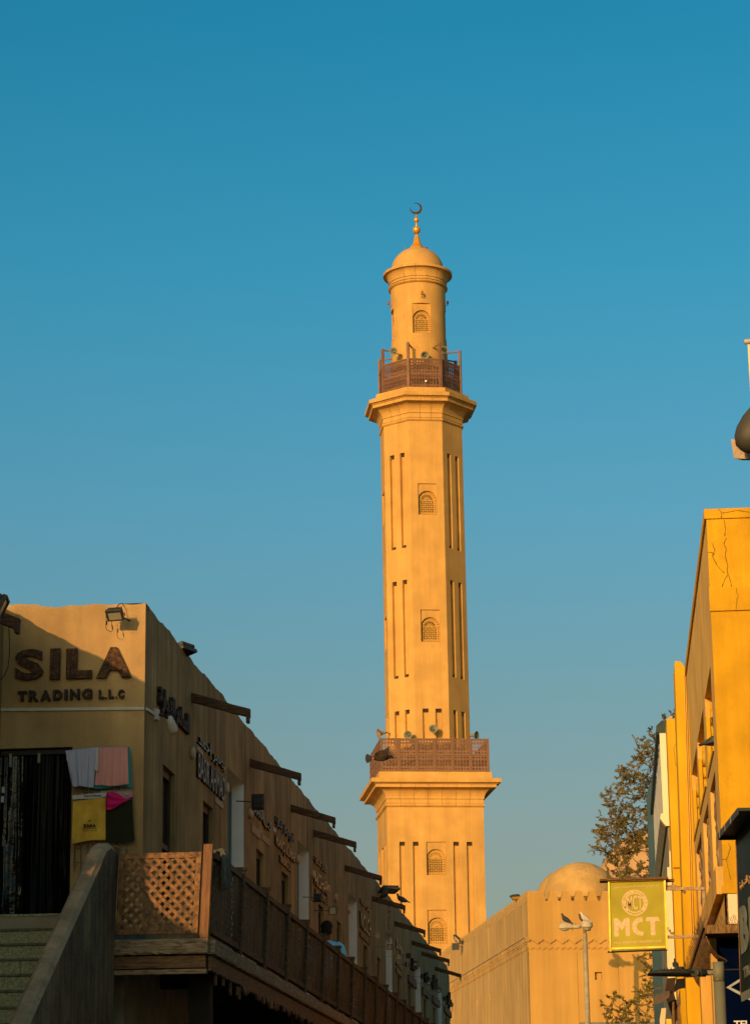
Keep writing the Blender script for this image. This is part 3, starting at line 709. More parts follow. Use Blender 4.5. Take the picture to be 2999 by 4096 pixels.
# carved bands: boards with cut lower edges laid over one another
def wave_edge(u0, u1, p, zc, r, n=6):
    pts = []; u = u0
    q = p/4
    while u < u1:
        pts.append((u, zc))
        c = u+q; 
        for i in range(n+1): t = pi-pi*i/n; pts.append((c+r*cos(t), zc+.02+r*sin(t)))
        c = u+3*q
        pts.append((u+2*q, zc))
        for i in range(n+1): t = pi-pi*i/n; pts.append((c+r*cos(t), zc-.02-r*sin(t)))
        u += p
    return pts
def zig(u0, u1, p, zc, a):
    pts = []; u = u0; s = 1
    while u < u1+p: pts.append((u, zc+a*s)); s = -s; u += p/2
    return pts
def band(name, edge, ztop, U, N, d0, d1, mt, L):
    mb = MB(); mb.closed = False
    P = lambda a, z, d: U*a+Z_*z+N*d
    for (a, z), (b, z2) in zip(edge, edge[1:]):
        mb.quad(P(a, z, d1), P(b, z2, d1), P(b, ztop, d1), P(a, ztop, d1)); mb.quad(P(a, z, d0), P(b, z2, d0), P(b, z2, d1), P(a, z, d1))
    a, b = edge[0][0], edge[-1][0]
    mb.quad(P(a, ztop, d0), P(b, ztop, d0), P(b, ztop, d1), P(a, ztop, d1)); mb.quad(P(a, edge[0][1], 0), P(a, edge[0][1], d1), P(a, ztop, d1), P(a, ztop, 0))
    return mb.build(name, mt, wall)
for U, N, L, mt in ((X_, -Y_, LF, M_mosq), (Y_, -X_, LS, M_mosqside)):
    band('scalloped_band', wave_edge(-.03, L, .44*m_, zz(9.555), .06*m_), zz(9.70), U, N, .05, .13, mt, L)
    band('zigzag_band', zig(-.03, L, .215*m_, zz(9.328), .045*m_), zz(9.66), U, N, .004, .05, mt, L)
# wall slabs under the cornice
cuts = [0, 1.70, 3.14, 4.6, 6.1, 7.6, 9.5]
for a, b in zip(cuts, cuts[1:]):
    mb = MB(); hl = [(2.30*m_, 2.55*m_, zz(8.24), zz(8.51), .12, False)] if a == 1.70 else []
    wallgrid(mb, (0, -.03, 0), X_, Z_, -Y_, a*m_+.012, b*m_-.012, .1, zz(9.205), hl); 
    for u in (a*m_+.012, b*m_-.012): mb.quad(V((u, -.03, .1)), V((u, 0, .1)), V((u, 0, zz(9.205))), V((u, -.03, zz(9.205))))
    mb.quad(V((a*m_+.012, -.03, zz(9.205))), V((b*m_-.012, -.03, zz(9.205))), V((b*m_-.012, 0, zz(9.205))), V((a*m_+.012, 0, zz(9.205))))
    mb.build('wall_slab', M_mosq, wall)
mb = MB(); wallgrid(mb, (-.03, 0, 0), Y_, Z_, -X_, 0, LS, .1, zz(9.205), [(h[0], h[1], h[2], h[3], .1, False) for h in slots]); mb.quad(V((-.03, 0, zz(9.205))), V((0, 0, zz(9.205))), V((0, LS, zz(9.205))), V((-.03, LS, zz(9.205)))); mb.build('side_facing', M_mosqside, wall)
mb = MB(); mb.closed = True; mb.box(-.145, .02, .25, LS, zz(9.715), zz(9.745)); mb.build('string_course', mat('crumbling_ledge', (.45, .30, .14), .95, .4, 9, 1, 12, .05), wall)
mb = MB(); mb.closed = True; mb.box(1.69*m_, 9.5*m_, -.5, -.04, zz(6.70), zz(6.78)); mb.build('canopy_edge', M_pole, wall)
# domes
def dome(name, label, px, py, Y, rpx, sq_=1.0, parent_mat=M_dome):
    p = onY(px, py, Y); r = rpx/1e4*Y/cos(R(6)); c = V((p.x, p.y, p.z-r*sq_))
    t = thing(name, label, 'dome', (c.x, c.y, 0))
    mb = MB(); mb.lathe([(r*cos(a), c.z+r*sq_*sin(a)) for a in [pi/2*i/24 for i in range(24)]]+[(.01, c.z+r*sq_)], 64); mb.build('shell', parent_mat, t)
    mb = MB(); mb.lathe([(r*.94, 3), (r*.94, c.z+.01), (r, c.z+.012)], 48); mb.build('drum', M_mosq, t)
    mb = MB(); mb.closed = True; nw = 14
    for i in range(nw):
        a = 2*pi*i/nw; d = V((cos(a), sin(a), 0)); mb.obox(d*r*.94+V((0, 0, c.z-.28)), V((-d.y, d.x, 0)), d, Z_, .16, .02, .22)
    mb.build('drum_window', M_hole, t); return t
dome('mosque_dome', 'weathered plaster dome with flaking patches right behind the mosque merlons', 2319, 3451, 133, 152, .98)
dome('mosque_dome', 'plaster dome half hidden to the left of the flaking one behind the merlons', 2292, 3468, 142, 158, .95)
dome('mosque_dome', 'large smooth pink dome behind the tree and green sign', 2650, 3313, 156, 285, 1.0, M_bigdome)
dome('mosque_dome', 'small shaded dome between the flaking dome and the tree', 2500, 3478, 146, 85, 1.0, M_bigdome)

# ---- floodlights (shared builder) ---------------------------------------
def flood(label, pos, aim, size, mount, group=None, fins=True, mt=M_lampbk, lens=M_lens, leds=0, roll=0, name='floodlight', depth=.35):
    """box floodlight: aim = where the glass looks"""
    t = thing(name, label, 'floodlight', pos, 0, group); aim = V(aim).normalized(); q = aim.to_track_quat('Y', 'Z').to_matrix() @ Matrix.Rotation(roll, 3, 'Y')
    w_, h_ = size; d = w_*depth; tr = lambda v: q @ V(v)
    mb = MB(); mb.closed = True
    mb.loft([[tr((x*s, y, z*s)) for x, z in ((-w_/2, -h_/2), (w_/2, -h_/2), (w_/2, h_/2), (-w_/2, h_/2))] for y, s in ((-d*.5, .62), (-d*.15, .86), (0, 1), (.02, 1))], smooth=False); mb.build('housing', mt, t)
    mb = MB(); mb.closed = True; b = w_*.07
    for x0, x1, z0, z1 in ((-w_/2, w_/2, h_/2-b, h_/2), (-w_/2, w_/2, -h_/2, -h_/2+b), (-w_/2, -w_/2+b, -h_/2+b, h_/2-b), (w_/2-b, w_/2, -h_/2+b, h_/2-b)):
        mb.add([tr((x, y, z)) for z in (z0, z1) for y in (.021, .045) for x in (x0, x1)], [(0, 2, 3, 1), (4, 5, 7, 6), (0, 1, 5, 4), (2, 6, 7, 3), (0, 4, 6, 2), (1, 3, 7, 5)])
    mb.build('bezel', mt, t)
    mb = MB(); mb.closed = True; mb.add([tr((x, .028, z)) for x, z in ((-w_/2+b, -h_/2+b), (w_/2-b, -h_/2+b), (w_/2-b, h_/2-b), (-w_/2+b, h_/2-b))], [(0, 1, 2, 3)]); mb.build('glass', lens, t)
    if leds:
        for k in range(leds):
            x = w_*(-.22+.44*k/(leds-1)); mb = MB(); mb.closed = True
            mb.add([tr((x+i*w_*.06, y, j*h_*.3)) for j in (-1, 1) for y in (.03, .04) for i in (-1, 1)], [(0, 2, 3, 1), (4, 5, 7, 6), (0, 1, 5, 4), (2, 6, 7, 3), (0, 4, 6, 2), (1, 3, 7, 5)]); mb.build('led_strip', M_lens, t)
    if fins:
        for k in range(11):
            x = w_*(-.42+.84*k/10); mb = MB(); mb.closed = True
            mb.add([tr((x+i*w_*.014, y, z)) for z in (-h_*.36, h_*.46) for y in (-d*.62, -d*.2) for i in (-1, 1)], [(0, 2, 3, 1), (4, 5, 7, 6), (0, 1, 5, 4), (2, 6, 7, 3), (0, 4, 6, 2), (1, 3, 7, 5)])
            mb.build('cooling_fin', mt, t)
    mp = V(mount)-V(pos); mb = MB(); mb.closed = True
    s1 = tr((-w_/2-.015, -.02, 0)); s2 = tr((w_/2+.015, -.02, 0)); back = mp*.55
    mb.tube([s1, (s1+back)*.5+back*.1, back, (s2+back)*.5+back*.1, s2], w_*.03, 5); mb.tube([back, mp], w_*.05, 6); mb.build('bracket', mt, t)
    return t
p = onY(2064, 3590, 126); flood('small lit floodlight on top of the mosque wall near its corner', p, (-.35, -.5, -1), (.60, .34), p+V((.35, .3, -.45)), fins=False, lens=mat('lit_lamp_glass', (.9, .5, .08), .3, .05, 3, 0, metal=.3))
p = onY(1828, 3758, 146); flood('twin floodlight leaning over the merlons in front of the minaret base', p, (-.9, -.3, -.9), (.62, .5), p+V((.45, .4, -.3)), fins=False, roll=.4, lens=M_cream)
p2 = p+V((-.1, .1, -.42)); flood('lower black floodlight under the leaning one on the mosque merlons', p2, (-.2, -1, -.1), (.42, .4), p+V((.45, .4, -.4)), fins=False, lens=M_black)

# ---- two headed street light ----------------------------------------------
YL = 118.0
lp = onY(2338, 3728, YL)
sl_ = thing('street_light', 'pale two headed street light in front of the ochre mosque wall', 'street light', (lp.x, lp.y, 0))
mb = MB(); mb.tube([(0, 0, 0), (0, 0, 4), (0, 0, lp.z-.1)], [.17, .15, .105], 12); mb.build('pole', M_galvpole, sl_)
mb = MB(); mb.cyl((0, 0, lp.z-.25), (0, 0, lp.z+.12), .08); mb.build('collar', M_horn2, sl_)
mb = MB(); mb.tube([(0, 0, lp.z+.1), (0, 0, lp.z+.2), (-.3, 0, lp.z+.22)], .05, 8); mb.build('spigot', M_pole, sl_)
def cobra(parent, o, d, L, w_, h_):
    d = V(d).normalized(); sd = V((-d.y, d.x, 0)); o = V(o)
    rings = []; k = 12
    for s, ww, hh, zo in ((0, .42, .55, 0), (.02, .46, .6, 0), (.35, .5, .62, 0), (.42, .58, .75, 0), (.7, 1, 1, .02), (.88, .9, .85, 0), (.97, .6, .5, -.02), (1, .25, .2, -.04)):
        c = o+d*L*s; ring = []
        for i in range(k):
            t = 2*pi*i/k; u = cos(t); v_ = sin(t); v_ = v_ if v_ > 0 else v_*.35
            ring.append(c+sd*u*w_/2*ww+V((0, 0, zo*h_+v_*h_*hh)))
        rings.append(ring)
    mb = MB(); mb.closed = True; mb.loft(rings); b = mb.build('lamp_head', M_galv, parent)
    mb = MB(); mb.closed = True; c = o+d*L*.72
    mb.loft([[c+d*L*.2*cos(2*pi*i/k)*s+sd*w_*.36*sin(2*pi*i/k)*s+V((0, 0, z)) for i in range(k)] for s, z in ((1, -h_*.3), (.95, -h_*.42), (.5, -h_*.55))]); mb.build('lens_bowl', M_lens, b)
    mb = MB(); mb.bar(o+d*L*.38+sd*w_*.3+V((0, 0, h_*.1)), o+d*L*.36-sd*w_*.3+V((0, 0, h_*.1)), .015, h_*1.2); mb.build('joint', M_pole, b)
cobra(sl_, (-.22, 0, lp.z+.2), (-1, 0, .0), .98, .42, .27)
cobra(sl_, (.08, .25, lp.z+.2), (.05, -1, -.0), .95, .56, .38)

# ---- pigeons ---------------------------------------------------------------
def pigeon(label, pos, head, sc=1.0, body=M_pig, name='pigeon', pitch=35, legs=True, group='pigeons perched about the street'):
    """head: heading angle in the ground plane (0 = +X)"""
    t = thing(name, label, 'pigeon', pos, head, group)
    P_ = R(pitch)
    path = [(-.205, .0, .012, .045), (-.15, .02, .018, .042), (-.10, .035, .042, .052), (-.05, .05, .058, .062), (0, .065, .066, .064), (.045, .085, .060, .054), (.075, .112, .045, .038), (.09, .14, .030, .028), (.098, .165, .027, .027), (.107, .185, .026, .025), (.118, .192, .018, .016), (.128, .190, .008, .007), (.146, .184, .003, .003)]
    c, s = cos(P_-R(20)), sin(P_-R(20)); base = .05
    def rot(x, z, head_=False):
        if head_: return x, z
        return x*c-(z-.06)*s, x*s+(z-.06)*c+.06
    pts = []
    for i, (x, z, rh, rw) in enumerate(path):
        X, Z = rot(x, z); pts.append([X, Z, rh, rw])
    # keep the head upright over the neck
    nx, nz = pts[6][0], pts[6][1]
    for i in range(7, len(path)):
        pts[i][0] = nx+(path[i][0]-path[6][0]); pts[i][1] = nz+(path[i][1]-path[6][1])
    rings = []; n = 10
    for i, (x, z, rh, rw) in enumerate(pts):
        a = pts[max(0, i-1)]; b = pts[min(len(pts)-1, i+1)]; d = V((b[0]-a[0], 0, b[1]-a[1])).normalized(); u = V((-d.z, 0, d.x))
        rings.append([(V((x, 0, z+base))+u*rh*cos(2*pi*k/n)+V((0, 1, 0))*rw*sin(2*pi*k/n))*sc for k in range(n)])
    mb = MB(); mb.closed = True; mb.loft(rings); b = mb.build('body', body, t)
    wm = MB(); wm.closed = True
    for sd in (-1, 1):
        wr = []
        for x, z, h, w_ in ((.05, .085, .035, .0), (.0, .075, .05, .012), (-.07, .05, .042, .012), (-.13, .03, .022, .008), (-.19, .015, .006, .003)):
            X, Z = rot(x, z); yy = sd*(.052+.010*(1 if x > -.1 else -.6) - (.02 if x < -.12 else 0))
            wr.append([V((X+h*.25*cos(2*pi*k/8), yy+w_*sin(2*pi*k/8)*1.0, Z+base+h*cos(2*pi*k/8)))*sc for k in range(8)])
        wm.loft(wr)
    wm.build('folded_wings', body, t)
    if legs:
        lm = MB(); lm.closed = True
        for sd in (-1, 1):
            lm.tube([V((.0, sd*.022, .07))*sc, V((.005, sd*.022, .035))*sc, V((.0, sd*.022, .004))*sc], .006*sc, 5)
            for a in (-.5, 0, .5, pi): lm.tube([V((0, sd*.022, .005))*sc, V((.03*cos(a), sd*.022+.03*sin(a), .003))*sc], .004*sc, 4)
        lm.build('legs', M_pink_leg, t)
    em = MB(); em.closed = True
    hx, hz = pts[9][0], pts[9][1]
    for sd in (-1, 1): em.lathe([(.001, -.005), (.005, 0), (.001, .005)], 6, c=V((hx+.003, sd*.024, hz+base+.004))*sc)
    em.build('eyes', mat('pigeon_eye', (.3, .08, .02), .3), t)
    return t
# on the far street light (seen large because they stand well above the head)
p = onY(2263, 3698, YL); pigeon('dark pigeon alone on the left head of the two headed street light', p, pi, 1.85, M_pig)
p = onY(2330, 3695, YL-.3); pigeon('dark pigeon squeezed behind the speckled one on the street light', p, pi, 1.6, M_pig2)
p = onY(2340, 3694, YL-.6); pigeon('white speckled pigeon on the right head of the street light', p, pi+.1, 1.9, M_pigw)

# ---- tree in front of the mosque -------------------------------------------
def tree():
    rnd = random.Random(11); YT = 118.0
    base = onY(2665, 4096, YT); t = thing('street_tree', 'olive green tree with sparse leafy twigs rising behind the green hanging sign', 'tree', (base.x, YT, 0))
    O = V((base.x, YT, 0))
    poly1 = [(2575, 2862), (2610, 2900), (2700, 2960), (2700, 3520), (2420, 3520), (2440, 3450), (2380, 3440), (2368, 3330), (2400, 3290), (2412, 3180), (2470, 3150), (2475, 3080), (2530, 3060), (2545, 2960), (2590, 2930)]
    poly2 = [(2640, 3790), (2560, 3800), (2562, 3870), (2590, 3900), (2575, 3960), (2540, 3950), (2560, 4010), (2500, 4010), (2470, 3965), (2405, 3990), (2420, 4060), (2440, 4150), (2700, 4150), (2700, 3790)]
    def inside(pt, poly):
        x, y = pt; c = False
        for i in range(len(poly)):
            (x1, y1), (x2, y2) = poly[i], poly[i-1]
            if (y1 > y) != (y2 > y) and x < (x2-x1)*(y-y1)/(y2-y1)+x1: c = not c
        return c
    spine = [V((0, 0, 0)), V((.05, .1, 3.5)), V((-.1, 0, 6.5)), V((.15, .1, 10)), V((.05, 0, 12.8)), V((.05, 0, 14.6)), V((.0, 0, 16.2)), V((-.1, 0, 17.4))]
    mb = MB(); mb.tube(spine, [.34, .30, .26, .22, .17, .12, .07, .02], 9); mb.build('trunk', M_bark, t)
    cl = []
    for poly, n in ((poly1, 430), (poly2, 170)):
        xs = [q[0] for q in poly]; ys = [q[1] for q in poly]; k = 0
        while k < n:
            x = rnd.uniform(min(xs), max(xs)); y = rnd.uniform(min(ys), max(ys))
            if not inside((x, y), poly): continue
            if poly is poly1 and y < 3000 and rnd.random() < .45: continue
            cl.append(onY(x, y, YT+rnd.uniform(-2.2, 2.2))-O); k += 1
    # limbs: tips joined to nearer, lower points of the branch web
    nodes = [(V(q), 0.2) for q in spine for _ in (0,)]
    for i in range(len(spine)-1):
        for f in (.33, .66): nodes.append((spine[i].lerp(spine[i+1], f), .15))
    cl.sort(key=lambda q: abs(q.x)+abs(q.y)*.5)
    lb = MB(); 
    for q in cl:
        best = min(nodes, key=lambda nd: (nd[0]-q).length*(1 if nd[0].z < q.z+.1 else 2.6)+.0)
        a = best[0]; mid = a.lerp(q, .5)+V((rnd.uniform(-.12, .12), rnd.uniform(-.12, .12), -.1*(q-a).length)); L = (q-a).length
        r0 = min(.06, .012+.016*L); lb.tube([a, mid, q], [r0, r0*.7, .010], 4, caps=False); nodes.append((q, .02)); nodes.append((mid, .03))
    tag(lb.build('limb', M_bark, t), kind='stuff')
    lm = MB(); lm.closed = False
    for q in cl:
        for s in range(rnd.choice((2, 3, 3, 4))):
            d = V((rnd.gauss(0, 1), rnd.gauss(0, 1), rnd.gauss(.2, .8))).normalized(); tip = q+d*rnd.uniform(.18, .42)
            nn = rnd.randint(20, 32)
            for k in range(nn):
                f = .2+.8*k/nn; c = q.lerp(tip, f); ld = (d*.5+V((rnd.gauss(0, 1), rnd.gauss(0, 1), rnd.gauss(0, .8)))).normalized(); sd = ld.cross(V((rnd.gauss(0, 1), rnd.gauss(0, 1), rnd.gauss(0, 1)))).normalized()
                l = rnd.uniform(.06, .115); wd = l*.26; nrm = ld.cross(sd)*l*.12
                lm.cur = 1 if rnd.random() < .13 else 0
                lm.add([c, c+ld*l*.5+sd*wd+nrm, c+ld*l, c+ld*l*.5-sd*wd+nrm], [(0, 1, 2), (0, 2, 3)])
    o = lm.build('crown', [M_leaf, M_leaf2], t); tag(o, kind='stuff')
tree()
# weeds growing on the yellow fins
def weed(label, pos, h, n, sd):
    rnd = random.Random(sd); t = thing('weed', label, 'plant', pos, 0, 'weeds sprouting from the wall tops')
    st = MB(); lf = MB(); lf.closed = False
    for i in range(n):
        d = V((rnd.uniform(-.8, .3), rnd.uniform(-.4, .4), 1)).normalized(); L = h*rnd.uniform(.6, 1); pts = [V((0, 0, 0)), d*L*.5, d*L+V((-.05*L, 0, 0))]; st.tube(pts, [.006, .004, .002], 4)
        for k in range(9):
            c = d*L*(.3+.7*k/9); ld = V((rnd.gauss(0, 1), rnd.gauss(0, 1), rnd.gauss(0, 1))).normalized(); s2 = ld.orthogonal().normalized(); l = .06
            lf.add([c, c+ld*l*.5+s2*.018, c+ld*l, c+ld*l*.5-s2*.018], [(0, 1, 2, 3)])
    st.build('stem', M_bark, t); lf.build('leaf', M_leaf, t)

# ================================================================ left: shop row
XW = -5.66; YF = 30.0; YE = 86.6; ZT = 8.59; XR = -4.038; ZD = 3.96
XN = onY(10, 2650, YF).x
row = thing('shop_row', 'long brown rendered souk building with timber waterspouts, running down the left side of the street', 'building', (XW, YF, 0))
L_ = lambda v: V(v)-V((XW, YF, 0))
doors = [(36.66, 38.42), (45.03, 46.78), (53.84, 55.62), (62.57, 64.34), (71.74, 73.7), (80.75, 82.6)]
wins = [(31.32, 32.21), (34.49, 35.38), (39.81, 40.65), (42.90, 43.78), (48.28, 49.16), (51.53, 52.36), (57.05, 57.94), (60.35, 61.25), (65.95, 66.88), (69.27, 70.2), (74.82, 75.85), (78.56, 79.6), (84.1, 85.1)]
ZDR, ZWN = 7.6, 6.78
holes = [(a-YF, b-YF, ZD, ZDR, .42, False) for a, b in doors]+[(a-YF, b-YF, 4.85, ZWN, .22, False) for a, b in wins]
mb = MB(); wallgrid(mb, (0, 0, 0), Y_, Z_, X_, 0, YE-YF, 3.2, ZT-.25, holes)
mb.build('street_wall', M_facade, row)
mb = MB(); mb.closed = False; rnd = random.Random(3); n = 320; prev = None      # uneven parapet edge
tops = []
for i in range(n+1):
    y = (YE-YF)*i/n; e = y > (YE-YF)-1.0
    z = ZT+.012*sin(y*1.3)+.012*sin(y*4.1+1)+rnd.uniform(-.012, .012)-(0 if not e else .5*((y-(YE-YF)+1.0))**2)
    tops.append((y, z))
for (y0, z0), (y1, z1) in zip(tops, tops[1:]):
    mb.quad(V((0, y0, ZT-.25)), V((0, y1, ZT-.25)), V((-.01, y1, z1)), V((-.01, y0, z0))); mb.quad(V((-.01, y0, z0)), V((-.01, y1, z1)), V((-.3, y1, z1)), V((-.3, y0, z0)))
mb.quad(V((0, YE-YF, 0)), V((-6, YE-YF, 0)), V((-6, YE-YF, ZT-.4)), V((0, YE-YF, ZT-.3)))
mb.quad(V((-.3, 0, ZT-.4)), V((-6, 0, ZT-.4)), V((-6, YE-YF, ZT-.4)), V((-.3, YE-YF, ZT-.4))); mb.quad(V((-.3, 0, ZT-.4)), V((-.3, YE-YF, ZT-.4)), V((-.3, YE-YF, ZT)), V((-.3, 0, ZT)))
mb.build('parapet', M_facade, row)
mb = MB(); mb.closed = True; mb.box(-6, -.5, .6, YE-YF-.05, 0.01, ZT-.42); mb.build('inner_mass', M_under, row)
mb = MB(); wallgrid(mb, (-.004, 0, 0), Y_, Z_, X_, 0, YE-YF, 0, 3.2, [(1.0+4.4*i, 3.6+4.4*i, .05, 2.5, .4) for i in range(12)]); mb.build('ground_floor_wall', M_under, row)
# front gable wall
dx1 = onY(290, 3010, YF).x; dz = onY(150, 2992, YF).z
mb = MB(); wallgrid(mb, (0, 0, 0), X_, Z_, -Y_, -3.6, 0, 0, ZT-.05, [(-3.55, dx1-XW, 4.02, dz, .45)])
mb.quad(V((-3.6, 0, ZT-.05)), V((0, 0, ZT-.05)), V((0, .25, ZT-.05)), V((-3.6, .25, ZT-.05)))
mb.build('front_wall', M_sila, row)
mb = MB(); mb.closed = False; k = 60
for i in range(k):
    x0, x1 = -3.6+3.6*i/k, -3.6+3.6*(i+1)/k; f = lambda x: ZT+.008*sin(x*7)+.006*sin(x*19+1)+(.0 if not -1.97 < x < -1.37 else .03)
    z0, z1 = f(x0), f(x1)
    mb.quad(V((x0, -.001, ZT-.05)), V((x1, -.001, ZT-.05)), V((x1, .0, z1)), V((x0, .0, z0))); mb.quad(V((x0, 0, z0)), V((x1, 0, z1)), V((x1, .28, z1)), V((x0, .28, z0)))
mb.build('front_parapet', M_sila, row)
# openings
for a, b in doors:
    a -= YF; b -= YF; t = .012
    mb = MB(); mb.closed = False
    mb.quad(V((-.001, b-t, ZD)), V((-.42, b-t, ZD)), V((-.42, b-t, ZDR)), V((-.001, b-t, ZDR-.004))); mb.quad(V((-.001, a+t, ZD)), V((-.42, a+t, ZD)), V((-.42, a+t, ZDR-.3)), V((-.001, a+t, ZDR)))
    mb.quad(V((-.001, a+t, ZDR-.002)), V((-.001, b-t, ZDR-.002)), V((-.21, b-t, ZDR-.02)), V((-.21, a+t, ZDR-.02)))
    fr = mb.build('door_reveal', M_white, row)
    mb = MB(); mb.closed = True; mb.box(-.30, -.212, a+t, b-t, ZD, ZDR-.03); d = mb.build('door', M_teal, row)
    mb = MB(); mb.closed = True; mb.box(-.211, -.19, a+t, a+.10, ZD, ZDR-.05); mb.box(-.211, -.19, b-.10, b-t-.002, ZD, ZDR-.05); mb.box(-.211, -.19, a+.102, b-.102, ZDR-.13, ZDR-.05); mb.build('door_frame', M_teal, d)
for a, b in wins:
    a -= YF; b -= YF
    mb = MB(); mb.closed = False
    mb.quad(V((-.10, a, 4.85)), V((-.10, b, 4.85)), V((-.10, b, ZWN)), V((-.10, a, ZWN))); wq = mb.build('window', M_win, row)
    mb = MB(); mb.closed = True
    for y0, y1, z0, z1 in ((a+.003, a+.06, 4.86, ZWN-.003), (b-.06, b-.003, 4.86, ZWN-.003), (a+.062, b-.062, ZWN-.10, ZWN-.003), (a+.062, b-.062, 5.75, 5.82)): mb.box(-.097, -.06, y0, y1, z0, z1)
    mb.build('window_frame', M_wframe, wq)
# timber waterspouts
sy = [33.48, 39.10, 44.19, 47.53, 53.17, 59.21, 65.27, 70.8, 74.24, 79.84]
rnd = random.Random(5)
for i, y in enumerate(sy):
    mb = MB(); mb.closed = True; y -= YF; z = 8.06; L = .80+rnd.uniform(-.02, .03); dzp = -.25
    a = V((-.05, y, z)); b = V((L, y, z+dzp*L/.78)); n = 7; h, ww = .125, .11
    rings = []
    for j in range(n+1):
        c = a.lerp(b, j/n)+V((0, 0, rnd.uniform(-.004, .004))); k_ = 1-.08*(j/n)
        rings.append([c+V((0, sy_*ww/2*k_, sz_*h/2*k_)) for sy_, sz_ in ((-1, -1), (-1.05, .2), (-.9, 1), (.9, 1), (1.05, 0), (1, -1))])
    mb.loft(rings, smooth=False); sp_ = mb.build('waterspout', M_beam, row)
    mb = MB(); mb.closed = True; mb.box(L-.05, L-.01, y-.06, y+.06, z+dzp*L/.78-.13, z+dzp*L/.78+.05); mb.build('drip_board', M_beam, sp_)

# near shop beside the row, then an unseen block and wall added to throw shade
nb_ = thing('near_shop', 'brown rendered shop at the extreme left edge, nearer than the lettered wall, with timber waterspout', 'building', (XN, 17.9, 0))
mb = MB(); mb.closed = True; mb.box(-5, 0, 0, 30.0-17.9-.01, 0, 8.52); mb.build('walls', M_facade, nb_)
mb = MB(); mb.closed = False; k = 90
for i in range(k):
    y0, y1 = 12.09*i/k, 12.09*(i+1)/k; f = lambda y: 8.60+.008*sin(y*2.3)+.01*sin(y*5.1)+.006*sin(y*17); z0, z1 = f(y0), f(y1)
    mb.quad(V((.0, y0, 8.5)), V((.0, y1, 8.5)), V((-.02, y1, z1)), V((-.02, y0, z0))); mb.quad(V((-.02, y0, z0)), V((-.02, y1, z1)), V((-.32, y1, z1)), V((-.32, y0, z0))); mb.quad(V((-.32, y0, 8.5)), V((-.32, y1, 8.5)), V((-.32, y1, z1)), V((-.32, y0, z0)))
mb.build('parapet', M_facade, nb_)
yb = 28.9-17.9
a = onX(0, 2465, XN); tip = onY(72, 2498, 28.6); lc = V((XN, 17.9, 0))
mb = MB(); mb.closed = True; mb.bar(V((-.05, tip.y-17.9, tip.z+.24)), tip-lc, .13, .13); sp_ = mb.build('waterspout', M_beam, nb_)
mb = MB(); mb.closed = True; q = tip-lc; mb.box(q.x-.03, q.x+.012, q.y-.07, q.y+.07, q.z-.11, q.z+.06); mb.build('drip_board', M_beam, sp_)
p = onY(2, 2428, 27.8); flood('dark floodlight on the near shop roof at the left edge, over the waterspout', p, (1, .15, -.45), (.34, .26), p+V((-.7, .05, .05)))
fb_ = thing('shade_block', 'plain unseen block added behind the viewer on the left to throw shade', 'building', (XN-.2, -30, 0))
mb = MB(); mb.closed = True; mb.box(-8, 0, 0, 30, 0, 8.4); mb.build('walls', M_facade, fb_)  # unseen block added to shade the pole and lower right
yw_ = thing('shade_wall', 'plain unseen wall added left of the frame to shade the stair and lattice foot', 'wall', (XN, 0, 0))
mb = MB(); mb.closed = True; mb.box(-.3, 0, .01, 17.89, 0, 5.85); mb.build('wall', M_facade, yw_)  # unseen, its height set to shade the steps, parapet cap and lattice foot

# conduit, cables
t = thing('cable_trunking', 'white plastic cable trunking running under the small lettering of the corner shop', 'conduit', (XN, YF, 0))
p0 = onY(0, 2841, YF); p1 = onY(577, 2835, YF)
mb = MB(); mb.closed = True; mb.bar(V((0, -.012, p0.z)), p1+V((0, -.012, 0))-V((XN, YF, 0)), .024, .036); mb.build('trunking', M_conduit, t)
q0 = onX(582, 2836, XW); q1 = onX(612, 2858, XW)
mb = MB(); mb.closed = True; mb.bar(q0+V((.012, 0, 0))-V((XN, YF, 0)), q1+V((.012, 0, 0))-V((XN, YF, 0)), .024, .036); mb.build('trunking', M_conduit, t)
cam_ = thing('security_light', 'small white wall lamp hanging from a bracket beside the building corner', 'lamp', onX(617, 2860, XW))
mb = MB(); mb.closed = True; mb.box(0, .06, -.06, .06, -.07, .07); mb.build('junction_box', M_conduit, cam_)
mb = MB(); mb.tube([(.06, 0, 0), (.13, .05, -.01), (.16, .1, -.04)], .018, 6); mb.build('arm', M_black, cam_)
mb = MB(); mb.lathe([(.005, -.13), (.045, -.12), (.062, -.08), (.060, .0), (.05, .09), (.03, .11), (.005, .115)], 14, c=(.19, .16, -.10), rot=V((-.25, -.5, .8)).to_track_quat('Z', 'Y').to_matrix()); mb.build('shade', M_conduit, cam_)

# ---- SILA sign ----------------------------------------------------------
def zpx(x, y): return x*.36320, 2380+y*.36320
def letters(root, items, mt, depth, off, conv, plane='Y', back=.012, orig=None):
    for ch, x0, x1, y0, y1 in items:
        a = conv(x0, y1); b = conv(x1, y0)
        if plane == 'Y':
            A, B = onY(*a, YF), onY(*b, YF); l = V(root.location)
            text('letter', ch, (A.x-l.x, B.x-l.x, A.z-l.z, B.z-l.z), (0, 0, 0), X_, Z_, -Y_, depth, mt, root, off=off, back=back)
ls = onY(290, 2700, YF)
sg = thing('shop_sign', 'big rusted iron letters reading SILA TRADING L.L.C on the sunlit corner wall', 'sign', (ls.x, YF, ls.z))
letters(sg, [('S', 170, 490, 600, 950)], M_rust, .04, .04, zpx)
letters(sg, [('I', 555, 672, 597, 940), ('L', 733, 1022, 592, 932), ('A', 1065, 1455, 577, 925)], M_rust, .04, .065, zpx)
